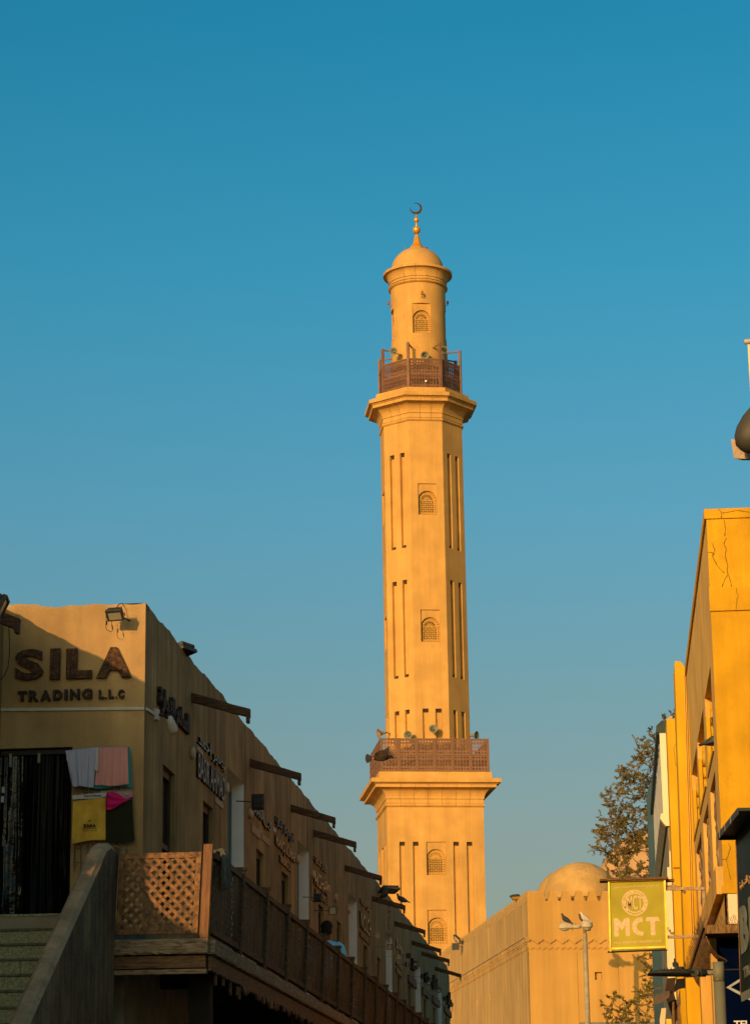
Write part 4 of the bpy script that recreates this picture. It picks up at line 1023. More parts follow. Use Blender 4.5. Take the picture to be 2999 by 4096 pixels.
letters(sg, [('T', 200, 305, 1065, 1180), ('R', 322, 432, 1057, 1180), ('A', 450, 570, 1055, 1175), ('D', 590, 695, 1050, 1168), ('I', 715, 752, 1048, 1165), ('N', 777, 887, 1042, 1162), ('G', 907, 1022, 1037, 1155),
             ('L', 1093, 1150, 1053, 1152), ('.', 1160, 1180, 1130, 1150), ('L', 1200, 1258, 1050, 1147), ('.', 1275, 1293, 1125, 1145), ('C', 1305, 1372, 1048, 1145)], M_blkletter, .04, .05, zpx)
# wall signs on the street side
def wsign(label, lines, loc_px, name='shop_sign', group=None, cat='sign'):
    lp_ = onX(*loc_px, XW); t = thing(name, label, cat, (XW, lp_.y, lp_.z), 0, group)
    for s, tl, bl_y, xr, mt, off, dep in lines:
        """tl: top left pixel, bl_y: bottom pixel row at the left end, xr: pixel column of the right end"""
        A = onX(*tl, XW); zb_ = onX(tl[0], bl_y, XW).z; 
        # right end: same height line
        yy = A.y; lo, hi = A.y, A.y+6
        d = None
        for _ in range(40):
            m__ = (lo+hi)/2; q = V((XW, m__, A.z))-C0; sx = CX+FPX*(q.dot(rgt)/q.dot(fwd))
            if sx < xr: lo = m__
            else: hi = m__
        o = text('lettering', s, (A.y-lp_.y, lo-lp_.y, zb_-lp_.z, A.z-lp_.z), (0, 0, 0), Y_, Z_, X_, dep, mt, t, off=off*.35, back=.004, side=M_blkletter)
        if ' ' in s: split_words(o, Y_, .055*(A.z-zb_)/.3+.02)
    return t
wsign('blackened Arabic lettering on the street wall just past the building corner', [(arabic('السلام للتجارة'), (626, 2737), 2862, 745, M_blkletter, .14, .05)], (680, 2830))
wsign('pale steel letters BASIR AHMAD under their Arabic line', [(arabic('بصير احمد'), (785, 2925), 2990, 891, M_silver, .012, .035), ('BASIR AHMAD', (784, 3010), 3110, 891, M_silver, .02, .035)], (840, 3090))
wsign('lettering partly hidden behind the black square floodlight', [('JAANA', (1004, 3212), 3262, 1046, M_silver, .02, .035), (arabic('كب'), (1046, 3262), 3310, 1077, M_silver, .03, .035)], (1040, 3270))
wsign('steel letters MANOJ KUMAR TRADING L.L.C under an Arabic line', [(arabic('مانوج كومار للتجارة'), (1096, 3262), 3312, 1172, M_silver, .01, .03), ('MANOJ KUMAR', (1096, 3341), 3394, 1173, M_goldlet, .02, .035), ('TRADING L.L.C', (1113, 3421), 3449, 1160, M_goldlet, .02, .03)], (1130, 3390))
wsign('gilded letters AKSHAR under an Arabic line, lower line behind a floodlight', [(arabic('اكشار للتجارة'), (1251, 3422), 3452, 1300, M_goldlet, .01, .03), ('AKSHAR', (1251, 3478), 3538, 1303, M_goldlet, .02, .035), ('READYMADE TEXTILE', (1257, 3556), 3580, 1299, M_goldlet, .02, .03)], (1275, 3520))
wsign('bright gilded letters VVOUCH above a small dark line', [(arabic('فوش للتجارة'), (1435, 3592), 3615, 1477, M_goldlet, .02, .03), ('VVOUCH', (1435, 3645), 3712, 1477, M_goldlet, .02, .035), ('GENERAL TRADING L.L.C', (1436, 3728), 3746, 1477, M_goldlet, .0, .03)], (1455, 3690))
wsign('gilded slanting script with two small lines under it, far down the row', [('Zorya', (1579, 3757), 3800, 1606, M_goldlet, .03, .03), ('TEXTILES', (1580, 3848), 3862, 1607, M_goldlet, .02, .03), ('TRADING LLC', (1580, 3874), 3890, 1607, M_goldlet, .02, .03)], (1592, 3820))
for i, (lab, s, tl, by, xr) in enumerate([('black crusted Arabic letters beside the first pair of far black floodlights', 'سير', (1638, 3825), 3880, 1658), ('black crusted letters beyond the blue door strip', 'حاج', (1692, 3880), 3925, 1712),
        ('black crusted letters above the third dark board', 'كمال', (1722, 3895), 3955, 1742), ('black crusted letters on the very end of the shop row', 'ماجد', (1782, 3960), 4030, 1797)]):
    wsign(lab, [(arabic(s), tl, by, xr, M_blkletter, .05, .08)], tl)
def plate(label, tl, by, xr, mt, name='wall_plate', th=.012, ragged=False, grp=None, cat='plate'):
    A = onX(*tl, XW); zb_ = onX(tl[0], by, XW).z; lo, hi = A.y, A.y+6
    for _ in range(40):
        m__ = (lo+hi)/2; q = V((XW, m__, A.z))-C0; sx = CX+FPX*(q.dot(rgt)/q.dot(fwd))
        if sx < xr: lo = m__
        else: hi = m__
    mb = MB(); mb.closed = True; rr = random.Random(int(A.y*10))
    if ragged:
        n = 14; up_ = [(A.y+(lo-A.y)*i/n, A.z+rr.uniform(-.03, .04)) for i in range(n+1)]; dn = [(A.y+(lo-A.y)*i/n, zb_+rr.uniform(-.04, .04)) for i in reversed(range(n+1))]
        mb.prism([(a-A.y, b-A.z) for a, b in up_+dn], (0, 0, 0), Y_, Z_, X_, th)
    else: mb.box(0, th, 0, lo-A.y, zb_-A.z, 0)
    o = mb.build(name, mt); o.location = (XW+.004, A.y, A.z); tag(o, label, cat, grp); return o, A, lo, zb_
M_plate = mat('printed_number_plate', (.30, .24, .16), .6, .4, 40, 0, col2=(.5, .42, .3))
M_goldplate = mat('worn_gilt_plate', (.22, .13, .05), .5, .5, 25, .2, dirt=(.6, .33, .1), dirtamt=.8, metal=.3)
plate('small printed plate above the letter B of the pale steel sign', (784, 2977), 3000, 809, M_plate)
plate('small printed plate below the end of the pale steel sign', (858, 3187), 3210, 889, M_plate)
plate('worn gilt plate under the hidden lettering, nearer of the two', (1004, 3296), 3328, 1040, M_goldplate)
plate('worn gilt plate under the hidden lettering, farther of the two', (1043, 3331), 3357, 1077, M_goldplate)
plate('tiny white plate left of the MANOJ KUMAR letters', (1092, 3309), 3325, 1101, M_card)
for lab, tl, by, xr in [('dark ragged board on the wall, nearest of the four', (1628, 3899), 3930, 1658), ('dark ragged board on the wall, second of the four', (1685, 3950), 3976, 1713), ('dark ragged board on the wall, third of the four', (1725, 3983), 4010, 1752), ('dark ragged board at the far end of the shop row', (1773, 4028), 4050, 1799)]:
    plate(lab, tl, by, xr, M_beam2, 'ragged_board', .06, True, 'dark ragged boards on the shop row', 'board')
# round wall fittings
fm_ = MB(); fm_.closed = True; fm_.lathe([(.005, 0), (.085, .002), (.085, .05), (.07, .062), (.01, .064)], 16, rot=Matrix.Rotation(R(90), 3, 'Y')); fm_ = fm_.mesh('wall_fitting', M_buff)
for i, (x, y, lab) in enumerate([(762, 3014, 'round beige wall fitting between the corner window and the pale steel letters'), (899, 3153, 'round beige wall fitting right beside the first white door recess'), (995, 3255, 'round beige wall fitting left of the black square floodlight'), (1185, 3439, 'round beige wall fitting beside the second white door recess'),
                             (1247, 3499, 'round beige wall fitting left of the AKSHAR letters'), (1306, 3557, 'round beige wall fitting right of the AKSHAR letters'), (1338, 3592, 'round beige wall fitting midway between AKSHAR and the third door'), (1390, 3641, 'round beige wall fitting beside the third white door recess')]):
    o = link('wall_fitting', fm_, None, onX(x, y, XW)); tag(o, lab, 'wall fitting', 'round beige fittings on the shop row wall')
# floodlights along the row
def fl(label, cx, cy, wpx, out, aim, ratio=.85, **k):
    out *= .62; p = onX(cx, cy, XW+out); s = wpx/1e4*p.y
    return flood(label, p, aim, (s, s*ratio), V((XW, p.y-.15, p.z)), **k)

p = onY(460, 2457, YF-.30); fl0 = flood('finned floodlight with dangling cable above the last big rusted letter', p, (-.12, -.75, -.75), (.205, .15), V((p.x+.13, YF, p.z-.02)), depth=.45)
mb = MB(); q = lambda x, y, d=.24: onY(x, y, YF-d)-p
mb.tube([q(424, 2462), q(424, 2485), q(423, 2505), q(428, 2522), q(446, 2528), q(452, 2518), q(447, 2500), q(446, 2480)], .004, 5); mb.tube([q(427, 2484), q(426, 2500)], .009, 6); mb.tube([q(448, 2500), q(450, 2516)], .008, 6); mb.build('cable', M_cable, fl0)
mb = MB(); mb.tube([V((0, .05, .08)), V((.02, .15, .16)), V((.03, .3, .2))], .006, 5); mb.build('supply_cable', M_cable, fl0)
p = onY(728, 2602, 32.9); flood('dark floodlight jutting over the parapet past the first building corner', p, (.25, -.1, -1), (.36, .26), V((XW, 32.9, p.z-.02)), depth=.3, lens=M_black)
fl('black square floodlight seen from behind over the hidden lettering', 1031, 3209, 52, .50, (.05, 1, .1), 1.25)
fl('black floodlight hiding the lower line of the AKSHAR sign', 1270, 3592, 33, .42, (.1, 1, -.1), 1.0)
fl('floodlight with pale glass facing the street, just above the man', 1330, 3645, 30, .55, (.25, -1, -.05), 1.05, mt=M_black)
fl('beige floodlight beyond the VVOUCH sign', 1510, 3745, 20, .45, (.3, -1, 0), 1.0, mt=M_buff)
fl('grey floodlight in front of the fourth white door recess', 1557, 3790, 20, .5, (.3, -1, 0), 1.1)
fl('beige floodlight under the gilded script', 1592, 3829, 17, .4, (.3, -1, 0), 1.0, mt=M_buff)
fl('black floodlight high at the left of the far cluster', 1632, 3825, 18, .5, (.2, -1, 0), 1.1, mt=M_black, lens=M_black)
fl('grey floodlight turned sideways in the far cluster', 1626, 3861, 17, .5, (.8, -.5, 0), 1.1, mt=M_lampbk)
fl('black floodlight with two bright strips left of the blue door strip', 1662, 3859, 17, .55, (.1, -1, 0), 1.2, mt=M_black, lens=M_black, leds=2)
fl('black floodlight over the second ragged board', 1688, 3908, 14, .5, (.1, -1, 0), 1.3, mt=M_black, lens=M_black)
fl('black floodlight with strips between the second and third ragged boards', 1715, 3935, 15, .5, (.1, -1, 0), 1.0, mt=M_black, lens=M_black, leds=3)
fl('black floodlight beside the third ragged board', 1757, 3965, 15, .5, (.1, -1, 0), 1.0, mt=M_black, lens=M_black, leds=3)
fl('black floodlight above the last ragged board', 1777, 3997, 14, .5, (.1, -1, 0), 1.2, mt=M_black, lens=M_black)
fl('small twin strip floodlight sticking out beyond the end of the shop row', 1805, 4021, 14, .62, (.1, -1, 0), 1.1, mt=M_black, lens=M_black, leds=2)
p = onY(1556, 3560, 60.6); flood('flat rusty floodlight above the row under which a pigeon stands', p, (.12, -.22, -1), (.44, .34), V((XW-.1, 61.0, p.z-.02)), depth=.22, mt=M_lampbk)
# cables
def cable(label, pts, r=.008, mt=M_cable, out=.05):
    P0 = onX(*pts[0], XW+out); mb = MB(); mb.tube([onX(x, y, XW+out)-P0 for x, y in pts], r, 5); o = mb.build('cable', mt); o.location = P0; tag(o, label, 'cable')
cable('black cable from the round fitting down to the floodlight above the man', [(1308, 3565), (1304, 3578), (1308, 3600), (1308, 3625)])
cable('black cable looping down left of the hidden AKSHAR line', [(1247, 3510), (1243, 3520), (1243, 3560), (1246, 3600), (1256, 3612)])
cable('thin cable looping below the twin strip floodlight at the end of the row', [(1808, 4030), (1806, 4045), (1798, 4040), (1802, 4060), (1800, 4085)])
P0 = onY(38, 2500, 29.6); mb = MB(); mb.tube([onY(x, y, 29.7)-P0 for x, y in [(34, 2500), (38, 2560), (38, 2620), (32, 2670), (16, 2705), (0, 2722)]], .006, 5); o = mb.build('cable', M_cable); o.location = P0; tag(o, 'long black cable hanging in an arc under the waterspout at the left edge', 'cable')
# string of tinsel
P0 = onX(1554, 3626, XW+.2); mb = MB(); mb.closed = False; rr = random.Random(2)
for i in range(90):
    z = -1.0*i/90; c = V((rr.uniform(-.03, .03), rr.uniform(-.03, .03), z*.9)); d = V((rr.gauss(0, 1), rr.gauss(0, 1), rr.gauss(0, 1))).normalized()*.035; mb.add([c-d, c+d, c+V((d.y, -d.x, d.z))], [(0, 1, 2)])
o = mb.build('tinsel_garland', mat('copper_tinsel', (.6, .3, .2), .3, .3, 20, 0, metal=.8)); o.location = P0; tag(o, 'copper coloured tinsel garland hanging by the fourth white door recess', 'garland')
# pigeons on the row
p = onY(1536, 3597, 63.9); p.x = onX(1536, 3597, XW+.35).x
pb = onX(1536, 3598, XW+.3); pigeon('grey pigeon standing on a waterspout under the flat rusty floodlight', V((pb.x, 59.21, 8.13-.25*.35/.78)), R(-15), 1.0, M_pig)
pigeon('plump grey pigeon at the outer tip of the same waterspout', V((XW+.70, 59.21, 8.12-.25*.70/.78)), R(168), 1.0, M_pig, pitch=25)

# ================================================================ raised walkway
YR = 25.0; LEAN = .045
wk = thing('raised_walkway', 'raised timber walkway along the shop row, on rough beams with a dark underside', 'walkway', (XR, YR, ZD))
mb = MB(); mb.closed = True
rw = random.Random(9)
y = 0.0; XL = XW-XR
y = .12
while y < 61:
    wdt = rw.uniform(.17, .22); q = MB(); q.closed = True; q.box(XL+.01, -.09, y, y+wdt-.012, -.055+rw.uniform(-.004, .004), -.02)
    if y < 28: q.build('deck_plank', M_fleck, wk)
    else: mb.add(q.v, q.f)
    y += wdt
tag(mb.build('far_deck_planks', M_fleck, wk), kind='stuff')
def rough_log(name, a, b, hw_, hh, mt, parent, seed=1, amp=.012, n=26):
    rr = random.Random(seed); a = V(a); b = V(b); d = (b-a).normalized(); sd = d.cross(Z_); rings = []
    for i in range(n+1):
        c = a.lerp(b, i/n); rings.append([c+sd*hw_*u*(1+rr.uniform(-amp, amp)*4)+Z_*hh*w_*(1+rr.uniform(-amp, amp)*3)+V((rr.uniform(-amp, amp)*.3,)*3) for u, w_ in ((-1, -.8), (-1, .8), (-.8, 1), (.8, 1), (1, .8), (1, -.8), (.8, -1), (-.8, -1))])
    mb = MB(); mb.closed = True; mb.loft(rings, smooth=False); return mb.build(name, mt, parent)
xe = -5.07-XR
rough_log('front_edge_log', (xe, 0, -.075), (.0, 0, -.075), .05, .075, M_log, wk, 3)
mb = MB(); mb.closed = True; mb.box(xe-.08, -.03, .0, .08, -.285, -.165); mb.build('front_beam', M_beam2, wk)
mb = MB(); mb.closed = True; mb.box(xe-.1, -.02, -.02, .07, -.345, -.30); mb.build('front_board', M_log, wk)
for i in range(14):
    rough_log('side_edge_log', (.0, .08+2.2*i, -.075), (.0, .08+2.2*(i+1)-.02, -.075), .05, .072, M_log, wk, 20+i, n=10)
rr = random.Random(6)
for i in range(14):
    mb = MB(); mb.closed = True; y0, y1 = .09+2.2*i, .09+2.2*(i+1)-.015; n = 30
    pts = [(y0, -.165), (y1, -.165)]
    for k in range(n+1):
        y = y1-(y1-y0)*k/n; pts.append((y, -.30-(rr.uniform(0, .10) if i > 0 else rr.uniform(0, .02))*(1 if rr.random() < .6 else .2)))
    mb.prism(pts, (-.02, 0, 0), Y_, Z_, X_, .03); mb.build('ragged_fascia_board', M_beam2, wk)
for i in range(27):
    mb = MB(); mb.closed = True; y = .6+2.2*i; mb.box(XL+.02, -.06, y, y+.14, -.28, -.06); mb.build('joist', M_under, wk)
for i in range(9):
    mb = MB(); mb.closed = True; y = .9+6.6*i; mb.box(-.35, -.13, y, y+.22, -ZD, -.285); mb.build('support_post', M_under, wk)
for i in range(11):
    mb = MB(); mb.closed = True; y = .2+.24*i+.05*sin(i*3); mb.box(-.012, .012, y, y+.045, -.40-.03*(i % 3), -.33); mb.build('hanging_batten', M_beam2, wk) if i in (1, 3, 5, 7, 8) else None

# ---- railing -----------------------------------------------------------------
rl = thing('walkway_railing', 'dark timber railing with reed panels along the raised walkway', 'railing', (XR, YR, ZD))
def shear(mb): return mb.xf(lambda q: V((q.x+LEAN*q.z, q.y, q.z)))
NP = 18; PY = 1.9
# lit end panel: varnished lattice
xa = (-4.985-XR); xb = -.11
mb = MB(); mb.closed = True; mb.box(-.088, .0, -.045, .045, 0, .94); shear(mb); mb.build('corner_post', M_post, rl)
mb = MB(); mb.closed = True; mb.box(xa-.10, xa-.02, -.045, .045, -.16, .93); shear(mb); mb.build('end_post', M_railw, rl)
z0, z1 = .05, .865; fw = .055
for nm, bx_ in (('lattice_frame', (xa, xb, z1-fw, z1)), ('lattice_frame', (xa, xb, z0, z0+fw)), ('lattice_frame', (xa, xa+fw, z0+fw, z1-fw)), ('lattice_frame', (xb-fw, xb, z0+fw, z1-fw))):
    mb = MB(); mb.closed = True; mb.box(bx_[0], bx_[1], -.03, .03, bx_[2], bx_[3]); shear(mb); mb.build(nm, M_lat, rl)
def clipline(x, z, dx, dz, X0, X1, Z0, Z1):
    t0, t1 = -9, 9
    for p_, d_, lo, hi in ((x, dx, X0, X1), (z, dz, Z0, Z1)):
        a, b = (lo-p_)/d_, (hi-p_)/d_; a, b = min(a, b), max(a, b); t0, t1 = max(t0, a), min(t1, b)
    return (t0, t1) if t1-t0 > .03 else None
X0, X1, Z0, Z1 = xa+fw-.01, xb-fw+.01, z0+fw-.01, z1-fw+.01
pit = .105
for s, yy in ((-1, -.014), (1, .008)):
    for k in range(-12, 14):
        c = clipline(X0+k*pit, Z0 if s > 0 else Z1, .7071, .7071*s, X0, X1, Z0, Z1)
        if not c: continue
        p = lambda t: V((X0+k*pit+.7071*t, yy, (Z0 if s > 0 else Z1)+.7071*s*t))
        mb = MB(); mb.closed = True; mb.bar(p(c[0]), p(c[1]), .018, .037, up=(-.7071*s, 0, .7071)); shear(mb); mb.build('lattice_slat', M_lat, rl)
# side panels
for i in range(NP):
    y0 = i*PY+(.045 if i == 0 else .055); y1 = (i+1)*PY-.055
    mb = MB(); mb.closed = True; mb.box(-.05, .05, (i+1)*PY-.05, (i+1)*PY+.05, -.1, .90); mb.box(-.06, .06, (i+1)*PY-.06, (i+1)*PY+.06, .9, .93); shear(mb); mb.build('post', M_railw, rl)
    mb = MB(); mb.closed = True; mb.box(-.035, .035, y0+.005, y1-.005, .80, .86); shear(mb); mb.build('top_rail', M_railw, rl)
    mb = MB(); mb.closed = True; mb.box(-.03, .03, y0+.005, y1-.005, .05, .11); shear(mb); mb.build('bottom_rail', M_railw, rl)
    mb = MB(); mb.closed = False; n = 40
    for k in range(n):
        y = y0+.01+(y1-y0-.02)*(k+.5)/n; hw_ = (y1-y0)/n*(.40 if i > 0 else .36); j = rr.uniform(-.003, .003)
        mb.quad(V((.012+j, y-hw_, .11)), V((.012-j, y+hw_, .11)), V((.012+j, y+hw_, .80)), V((.012-j, y-hw_, .80)))
    for s in (-1, 1):
        for k in range(-16, 36):
            c = clipline(y0+k*.115, .11 if s > 0 else .8, .7071, .7071*s, y0+.01, y1-.01, .11, .80)
            if not c: continue
            p = lambda t: V((-.006-(.004 if s > 0 else 0), y0+k*.115+.7071*t, (.11 if s > 0 else .8)+.7071*s*t))
            a, b = p(c[0]), p(c[1]); w_ = V((0, -.7071*s, .7071))*.019; mb.quad(a-w_, b-w_, b+w_, a+w_)
    shear(mb); tag(mb.build('reed_panel', M_slat, rl), kind='stuff')
# mop over the rail
pm_ = onX(868, 3399, XR+.03); t = thing('mop', 'grey string mop hung over the railing beside the corner post', 'mop', pm_)
mb = MB(); rr = random.Random(4)
for i in range(170):
    y = rr.uniform(-.0, .30); sx = rr.choice((-1, 1)) if rr.random() < .3 else 1; L = rr.uniform(.18, .34); x = sx*rr.uniform(.03, .085)
    mb.tube([V((-.02, y*.6+.06, .0)), V((x*.6, y*.8+.04, .0+rr.uniform(-.02, .015))), V((x, y, -.06)), V((x*1.05+rr.uniform(-.01, .01), y+rr.uniform(-.02, .02), -.06-L*.6)), V((x+rr.uniform(-.02, .02), y+rr.uniform(-.04, .04), -.06-L))], [.006, .007, .007, .006, .004], 4, caps=False)
tag(mb.build('strings', mat('grey_mop_yarn', (.12, .13, .11), .95, .3, 20, .3), t), kind='stuff')
mb = MB(); mb.tube([(-.03, .2, .0), (-.25, .35, -.9)], .012, 6); mb.build('handle', M_beam2, t)

# ---- stair and landing ----------------------------------------------------------
YS = 24.7; ZL = onY(200, 3656, YS).z; XS = -9.5
st = thing('entrance_stair', 'green terrazzo stair climbing to the curtained shop door', 'stair', (XS, YS, 0))
XSR = onY(405, 3700, 24.6).x
mb = MB(); mb.closed = True; mb.box(0, XSR-XS+.02, .0, YF-YS, ZL-.4, ZL-.02); mb.box(0, XSR-XS+.02, 1.0, YF-YS, 0, ZL-.41); mb.build('landing', M_conc, st)
rr = random.Random(12)
for i in range(24):
    z1 = ZL-.171*i; y0 = -.294*i
    if z1 < .2: break
    mb = MB(); mb.closed = True; mb.box(0, XSR-XS, y0+.035, y0+.30, z1-.171, z1-.024); mb.build('step_core', M_terr2, st)
    mb = MB(); mb.closed = True; mb.box(0, XSR-XS, y0-.012, y0+.30, z1-.022, z1); mb.build('tread', M_terr2 if i else M_terr, st)
    x = -rr.uniform(0, .3)
    while x < XSR-XS:
        wd = .36; a = max(0, x)+.002; b = min(XSR-XS, x+wd)-.002
        if b-a > .03 and (XS+b > -8.2): q = MB(); q.closed = True; q.box(a, b, y0+.006+rr.uniform(-.002, .002), y0+.034, z1-.168, z1-.025); q.build('riser_tile', M_terr, st)
        x += wd
# sloping side wall
cap_t = onY(405, 3372, 24.65)
pw = thing('stair_parapet', 'rendered sloping parapet wall beside the terrazzo stair', 'wall', (0, 0, 0))
xl, xr = onY(372, 3380, 24.65).x, onY(442, 3385, 24.65).x
zt0 = cap_t.z; sl_m = (zt0-onY(110, 4096, 21.3).z)/(24.65-21.3)
prof = [(24.93, zt0-.01), (24.7, zt0), (24.45, zt0-.15*sl_m*0.8)]
y = 24.45
while y > 16.2: y -= .35; prof.append((y, zt0-sl_m*(24.6-y)+.008*sin(y*9)))
ye = prof[-1][0]
mb = MB(); mb.closed = False; rr = random.Random(8)
top = [(y, z) for y, z in prof]
for (y0, z0), (y1, z1) in zip(top, top[1:]):
    ch = .035
    secs = []
    for y, z in ((y0, z0), (y1, z1)): secs.append([V((xl, y, 0)), V((xl, y, z-ch)), V((xl+ch, y, z)), V((xr-ch, y, z)), V((xr, y, z-ch*1.4)), V((xr, y, 0))])
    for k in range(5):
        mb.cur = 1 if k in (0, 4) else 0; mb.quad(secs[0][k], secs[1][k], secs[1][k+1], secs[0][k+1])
y, z = top[0]; mb.cur = 1; mb.add([V((xl, y, 0)), V((xl, y, z-.035)), V((xl+.035, y, z)), V((xr-.035, y, z)), V((xr, y, z-.05)), V((xr, y, 0))], [(0, 1, 2, 3, 4, 5)])
mb.build('parapet_body', [M_stone, M_stone_shade], pw)

# ---- curtain of plastic film --------------------------------------------------------
ct = thing('strip_curtain', 'shiny dark plastic strip curtain in the shop doorway at the left edge', 'curtain', (XN, YF+.16, dz))
W_ = dx1-XN; rr = random.Random(21); nst = 4; hz = dz-ZL
from mathutils import noise
for i in range(nst):
    mb = MB(); mb.closed = False; a = W_*i/nst-.06; b = W_*(i+1)/nst+.06; nu, nv = 46, 60; ph = rr.uniform(0, 20); vs = []
    for v in range(nv+1):
        tz = v/nv
        for u in range(nu+1):
            s = u/nu; x = a+(b-a)*((s-.5)*(1-.10*noise.noise(V((ph, tz*1.5, 3))))+.5)
            f1 = noise.noise(V((s*2.6+ph, tz*.5, 0))); f2 = noise.noise(V((s*8+ph, tz*1.1, 5))); f3 = noise.noise(V((s*5+ph, tz*9, 9)))
            yy = .10*f1*(.35+tz)+.03*f2+.035*f3*tz*(1.4 if i in (0, nst-1) else .3)+(.05 if i % 2 else 0)
            vs.append(V((x, yy-.05, -.03-hz*tz)))
    mb.add(vs, [(v*(nu+1)+u, v*(nu+1)+u+1, (v+1)*(nu+1)+u+1, (v+1)*(nu+1)+u) for v in range(nv) for u in range(nu)], True)
    mb.build('plastic_strip', M_pvc2 if i == 0 else M_pvc, ct)
mb = MB(); mb.closed = True; mb.box(-.3, W_+.0, .18, .24, -hz, -.01); mb.build('dark_interior', M_hole, ct)
mb = MB(); mb.closed = True; mb.box(-.0, W_, -.10, -.06, -.075, -.02); mb.build('curtain_rail', M_black, ct)
for i, (px, py0, py1) in enumerate(((41, 3015, 3068), (155, 3013, 3052))):
    A = onY(px-5, py0, YF+.02); B = onY(px+5, py1, YF+.02); mb = MB(); mb.closed = True; mb.box(A.x-XN, B.x-XN, -.13, -.125, B.z-dz, A.z-dz); mb.build('tape_strip', M_conc, ct)
for px, py0, py1 in ((12, 3148, 3172), (9, 3185, 3210)):
    A = onY(px-5, py0, YF+.02); B = onY(px+5, py1, YF+.02); mb = MB(); mb.closed = True; mb.box(A.x-XN, B.x-XN, -.13, -.126, B.z-dz, A.z-dz); mb.build('sticker', M_card, ct)

# ---- cloth display ---------------------------------------------------------------------
K = 320/1641.0
cpx = lambda x, y: (240+x*K, 2980+y*K)
def cpt(x, y, d): return onY(*cpx(x, y), YF-d)
rk = thing('wire_rack', 'chrome wire grid rack fixed to the wall right of the shop door', 'rack', cpt(300, 900, .05))
lr = V(rk.location)
for x in (340, 470, 603, 736, 868, 1001, 1134, 1267, 1397):
    mb = MB(); A = cpt(x, 60, .06); B = cpt(x-50, 2600, .06); mb.tube([A-lr, B-lr], .006, 6); mb.build('wire', M_chrome, rk)
for y in (120, 560, 965, 1400, 1750, 2140, 2420):
    mb = MB(); A = cpt(290, y, .066); B = cpt(1420, y-15, .066); mb.tube([A-lr, B-lr], .004, 6); mb.build('wire', M_chrome, rk)
def cloth(label, quad, d, mt, waves=(2, .012), name='cloth', group=None, fold=True, nu=24, nv=24, hem=0, cat='cloth', seed=0):
    tl, tr, br, bl = quad; ps = [cpt(*q, d) for q in (tl, tr, br, bl)]; c = ps[0].copy(); mb = MB(); mb.closed = False; rr = random.Random(seed)
    ph = rr.uniform(0, 6); vs = []
    for j in range(nv+1):
        t = j/nv
        for i in range(nu+1):
            s = i/nu; a = ps[0].lerp(ps[1], s); b = ps[3].lerp(ps[2], s); q = a.lerp(b, t)
            off = waves[1]*(.25+.75*t)*(sin(s*2*pi*waves[0]+ph+t*.8)+.5*sin(s*2*pi*waves[0]*2.3+ph*2))
            zz_ = .008*sin(s*6+ph)*(1 if t > .9 else 0)
            vs.append(q-c+V((0, -abs(off)*1.2+.0, zz_)))
    mb.add(vs, [(j*(nu+1)+i, j*(nu+1)+i+1, (j+1)*(nu+1)+i+1, (j+1)*(nu+1)+i) for j in range(nv) for i in range(nu)], True)
    if fold:   # turned over the top wire
        k = len(mb.v); mb.add([vs[i]+V((0, .05, -.12)) for i in range(nu+1)]+[vs[i] for i in range(nu+1)], [(i, i+1, nu+1+i+1, nu+1+i) for i in range(nu)], True)
    o = mb.build(name, mt); o.location = c; tag(o, label, cat, group); return o, c
cloth('teal cloth edge showing around the salmon pink sheet', ((740, 40), (1425, 38), (1480, 862), (675, 895)), .10, M_cyan, (3, .006), seed=5)
cloth('lilac grey cloth hung at the top left of the wire rack', ((118, 118), (755, 48), (700, 868), (250, 868)), .145, M_lilac, (2.2, .03), seed=2)
cloth('narrow folded cream tail of the lilac cloth, beside the pink sheet', ((745, 48), (790, 48), (785, 525), (720, 530)), .165, M_card, (1, .004), nu=6, seed=3)
cloth('salmon pink sheet hung at the top right of the wire rack', ((790, 50), (1388, 40), (1410, 822), (718, 845)), .12, M_pink, (2.6, .02), seed=8)
o, c = cloth('dark olive fabric hung at the lower right of the wire rack', ((950, 960), (1475, 945), (1530, 1995), (940, 2010)), .10, M_darkcl, (2, .006), name='fabric_sample', cat='fabric', seed=4)
o, c = cloth('mustard yellow fabric pack printed ZARA, lower left of the wire rack', ((268, 1160), (935, 1085), (935, 1940), (245, 2020)), .13, M_yellow, (2.4, .004), name='fabric_pack', cat='fabric', fold=False, seed=6)
def tx(root, c, s, x0, x1, y0, y1, mt, d, off=0.0, dep=.002, shear_=0, warp=None, name='print'):
    A = cpt(x0, y1, d); B = cpt(x1, y0, d)
    return text(name, s, (A.x-c.x, B.x-c.x, A.z-c.z, B.z-c.z), (0, A.y-c.y, 0), X_, Z_, -Y_, dep, mt, root, off=off, shear=shear_, warp=warp)
tx(o, c, 'ZARA', 470, 740, 1625, 1695, M_ink, .155, .05)
tx(o, c, '100% Original Fine Suiting', 458, 755, 1700, 1740, M_ink, .155, .0)
tx(o, c, 'MADE IN THE UAE', 460, 755, 1748, 1775, M_ink, .155, .0)
A = cpt(608, 1560, .155)
mb = MB(); mb.closed = True
for r0, r1 in ((.0115, .0095), (.0082, 0.0)):
    n = 20
    for k in range(n):
        t0, t1 = 2*pi*k/n, 2*pi*(k+1)/n; mb.quad(*[A-c+V((r_*cos(t), 0, r_*sin(t))) for r_, t in ((r0, t0), (r0, t1), (r1, t1), (r1, t0))])
mb.build('print', M_ink, o)
o, c = cloth('white header card of the yellow fabric pack, lettered Regent Collection', ((255, 1042), (955, 975), (950, 1065), (258, 1135)), .14, M_card, (1, .001), name='header_card', cat='card', fold=False, seed=1)
tx(o, c, 'Regent Collection', 487, 845, 1015, 1080, M_ink, .15, .006, shear_=.35)
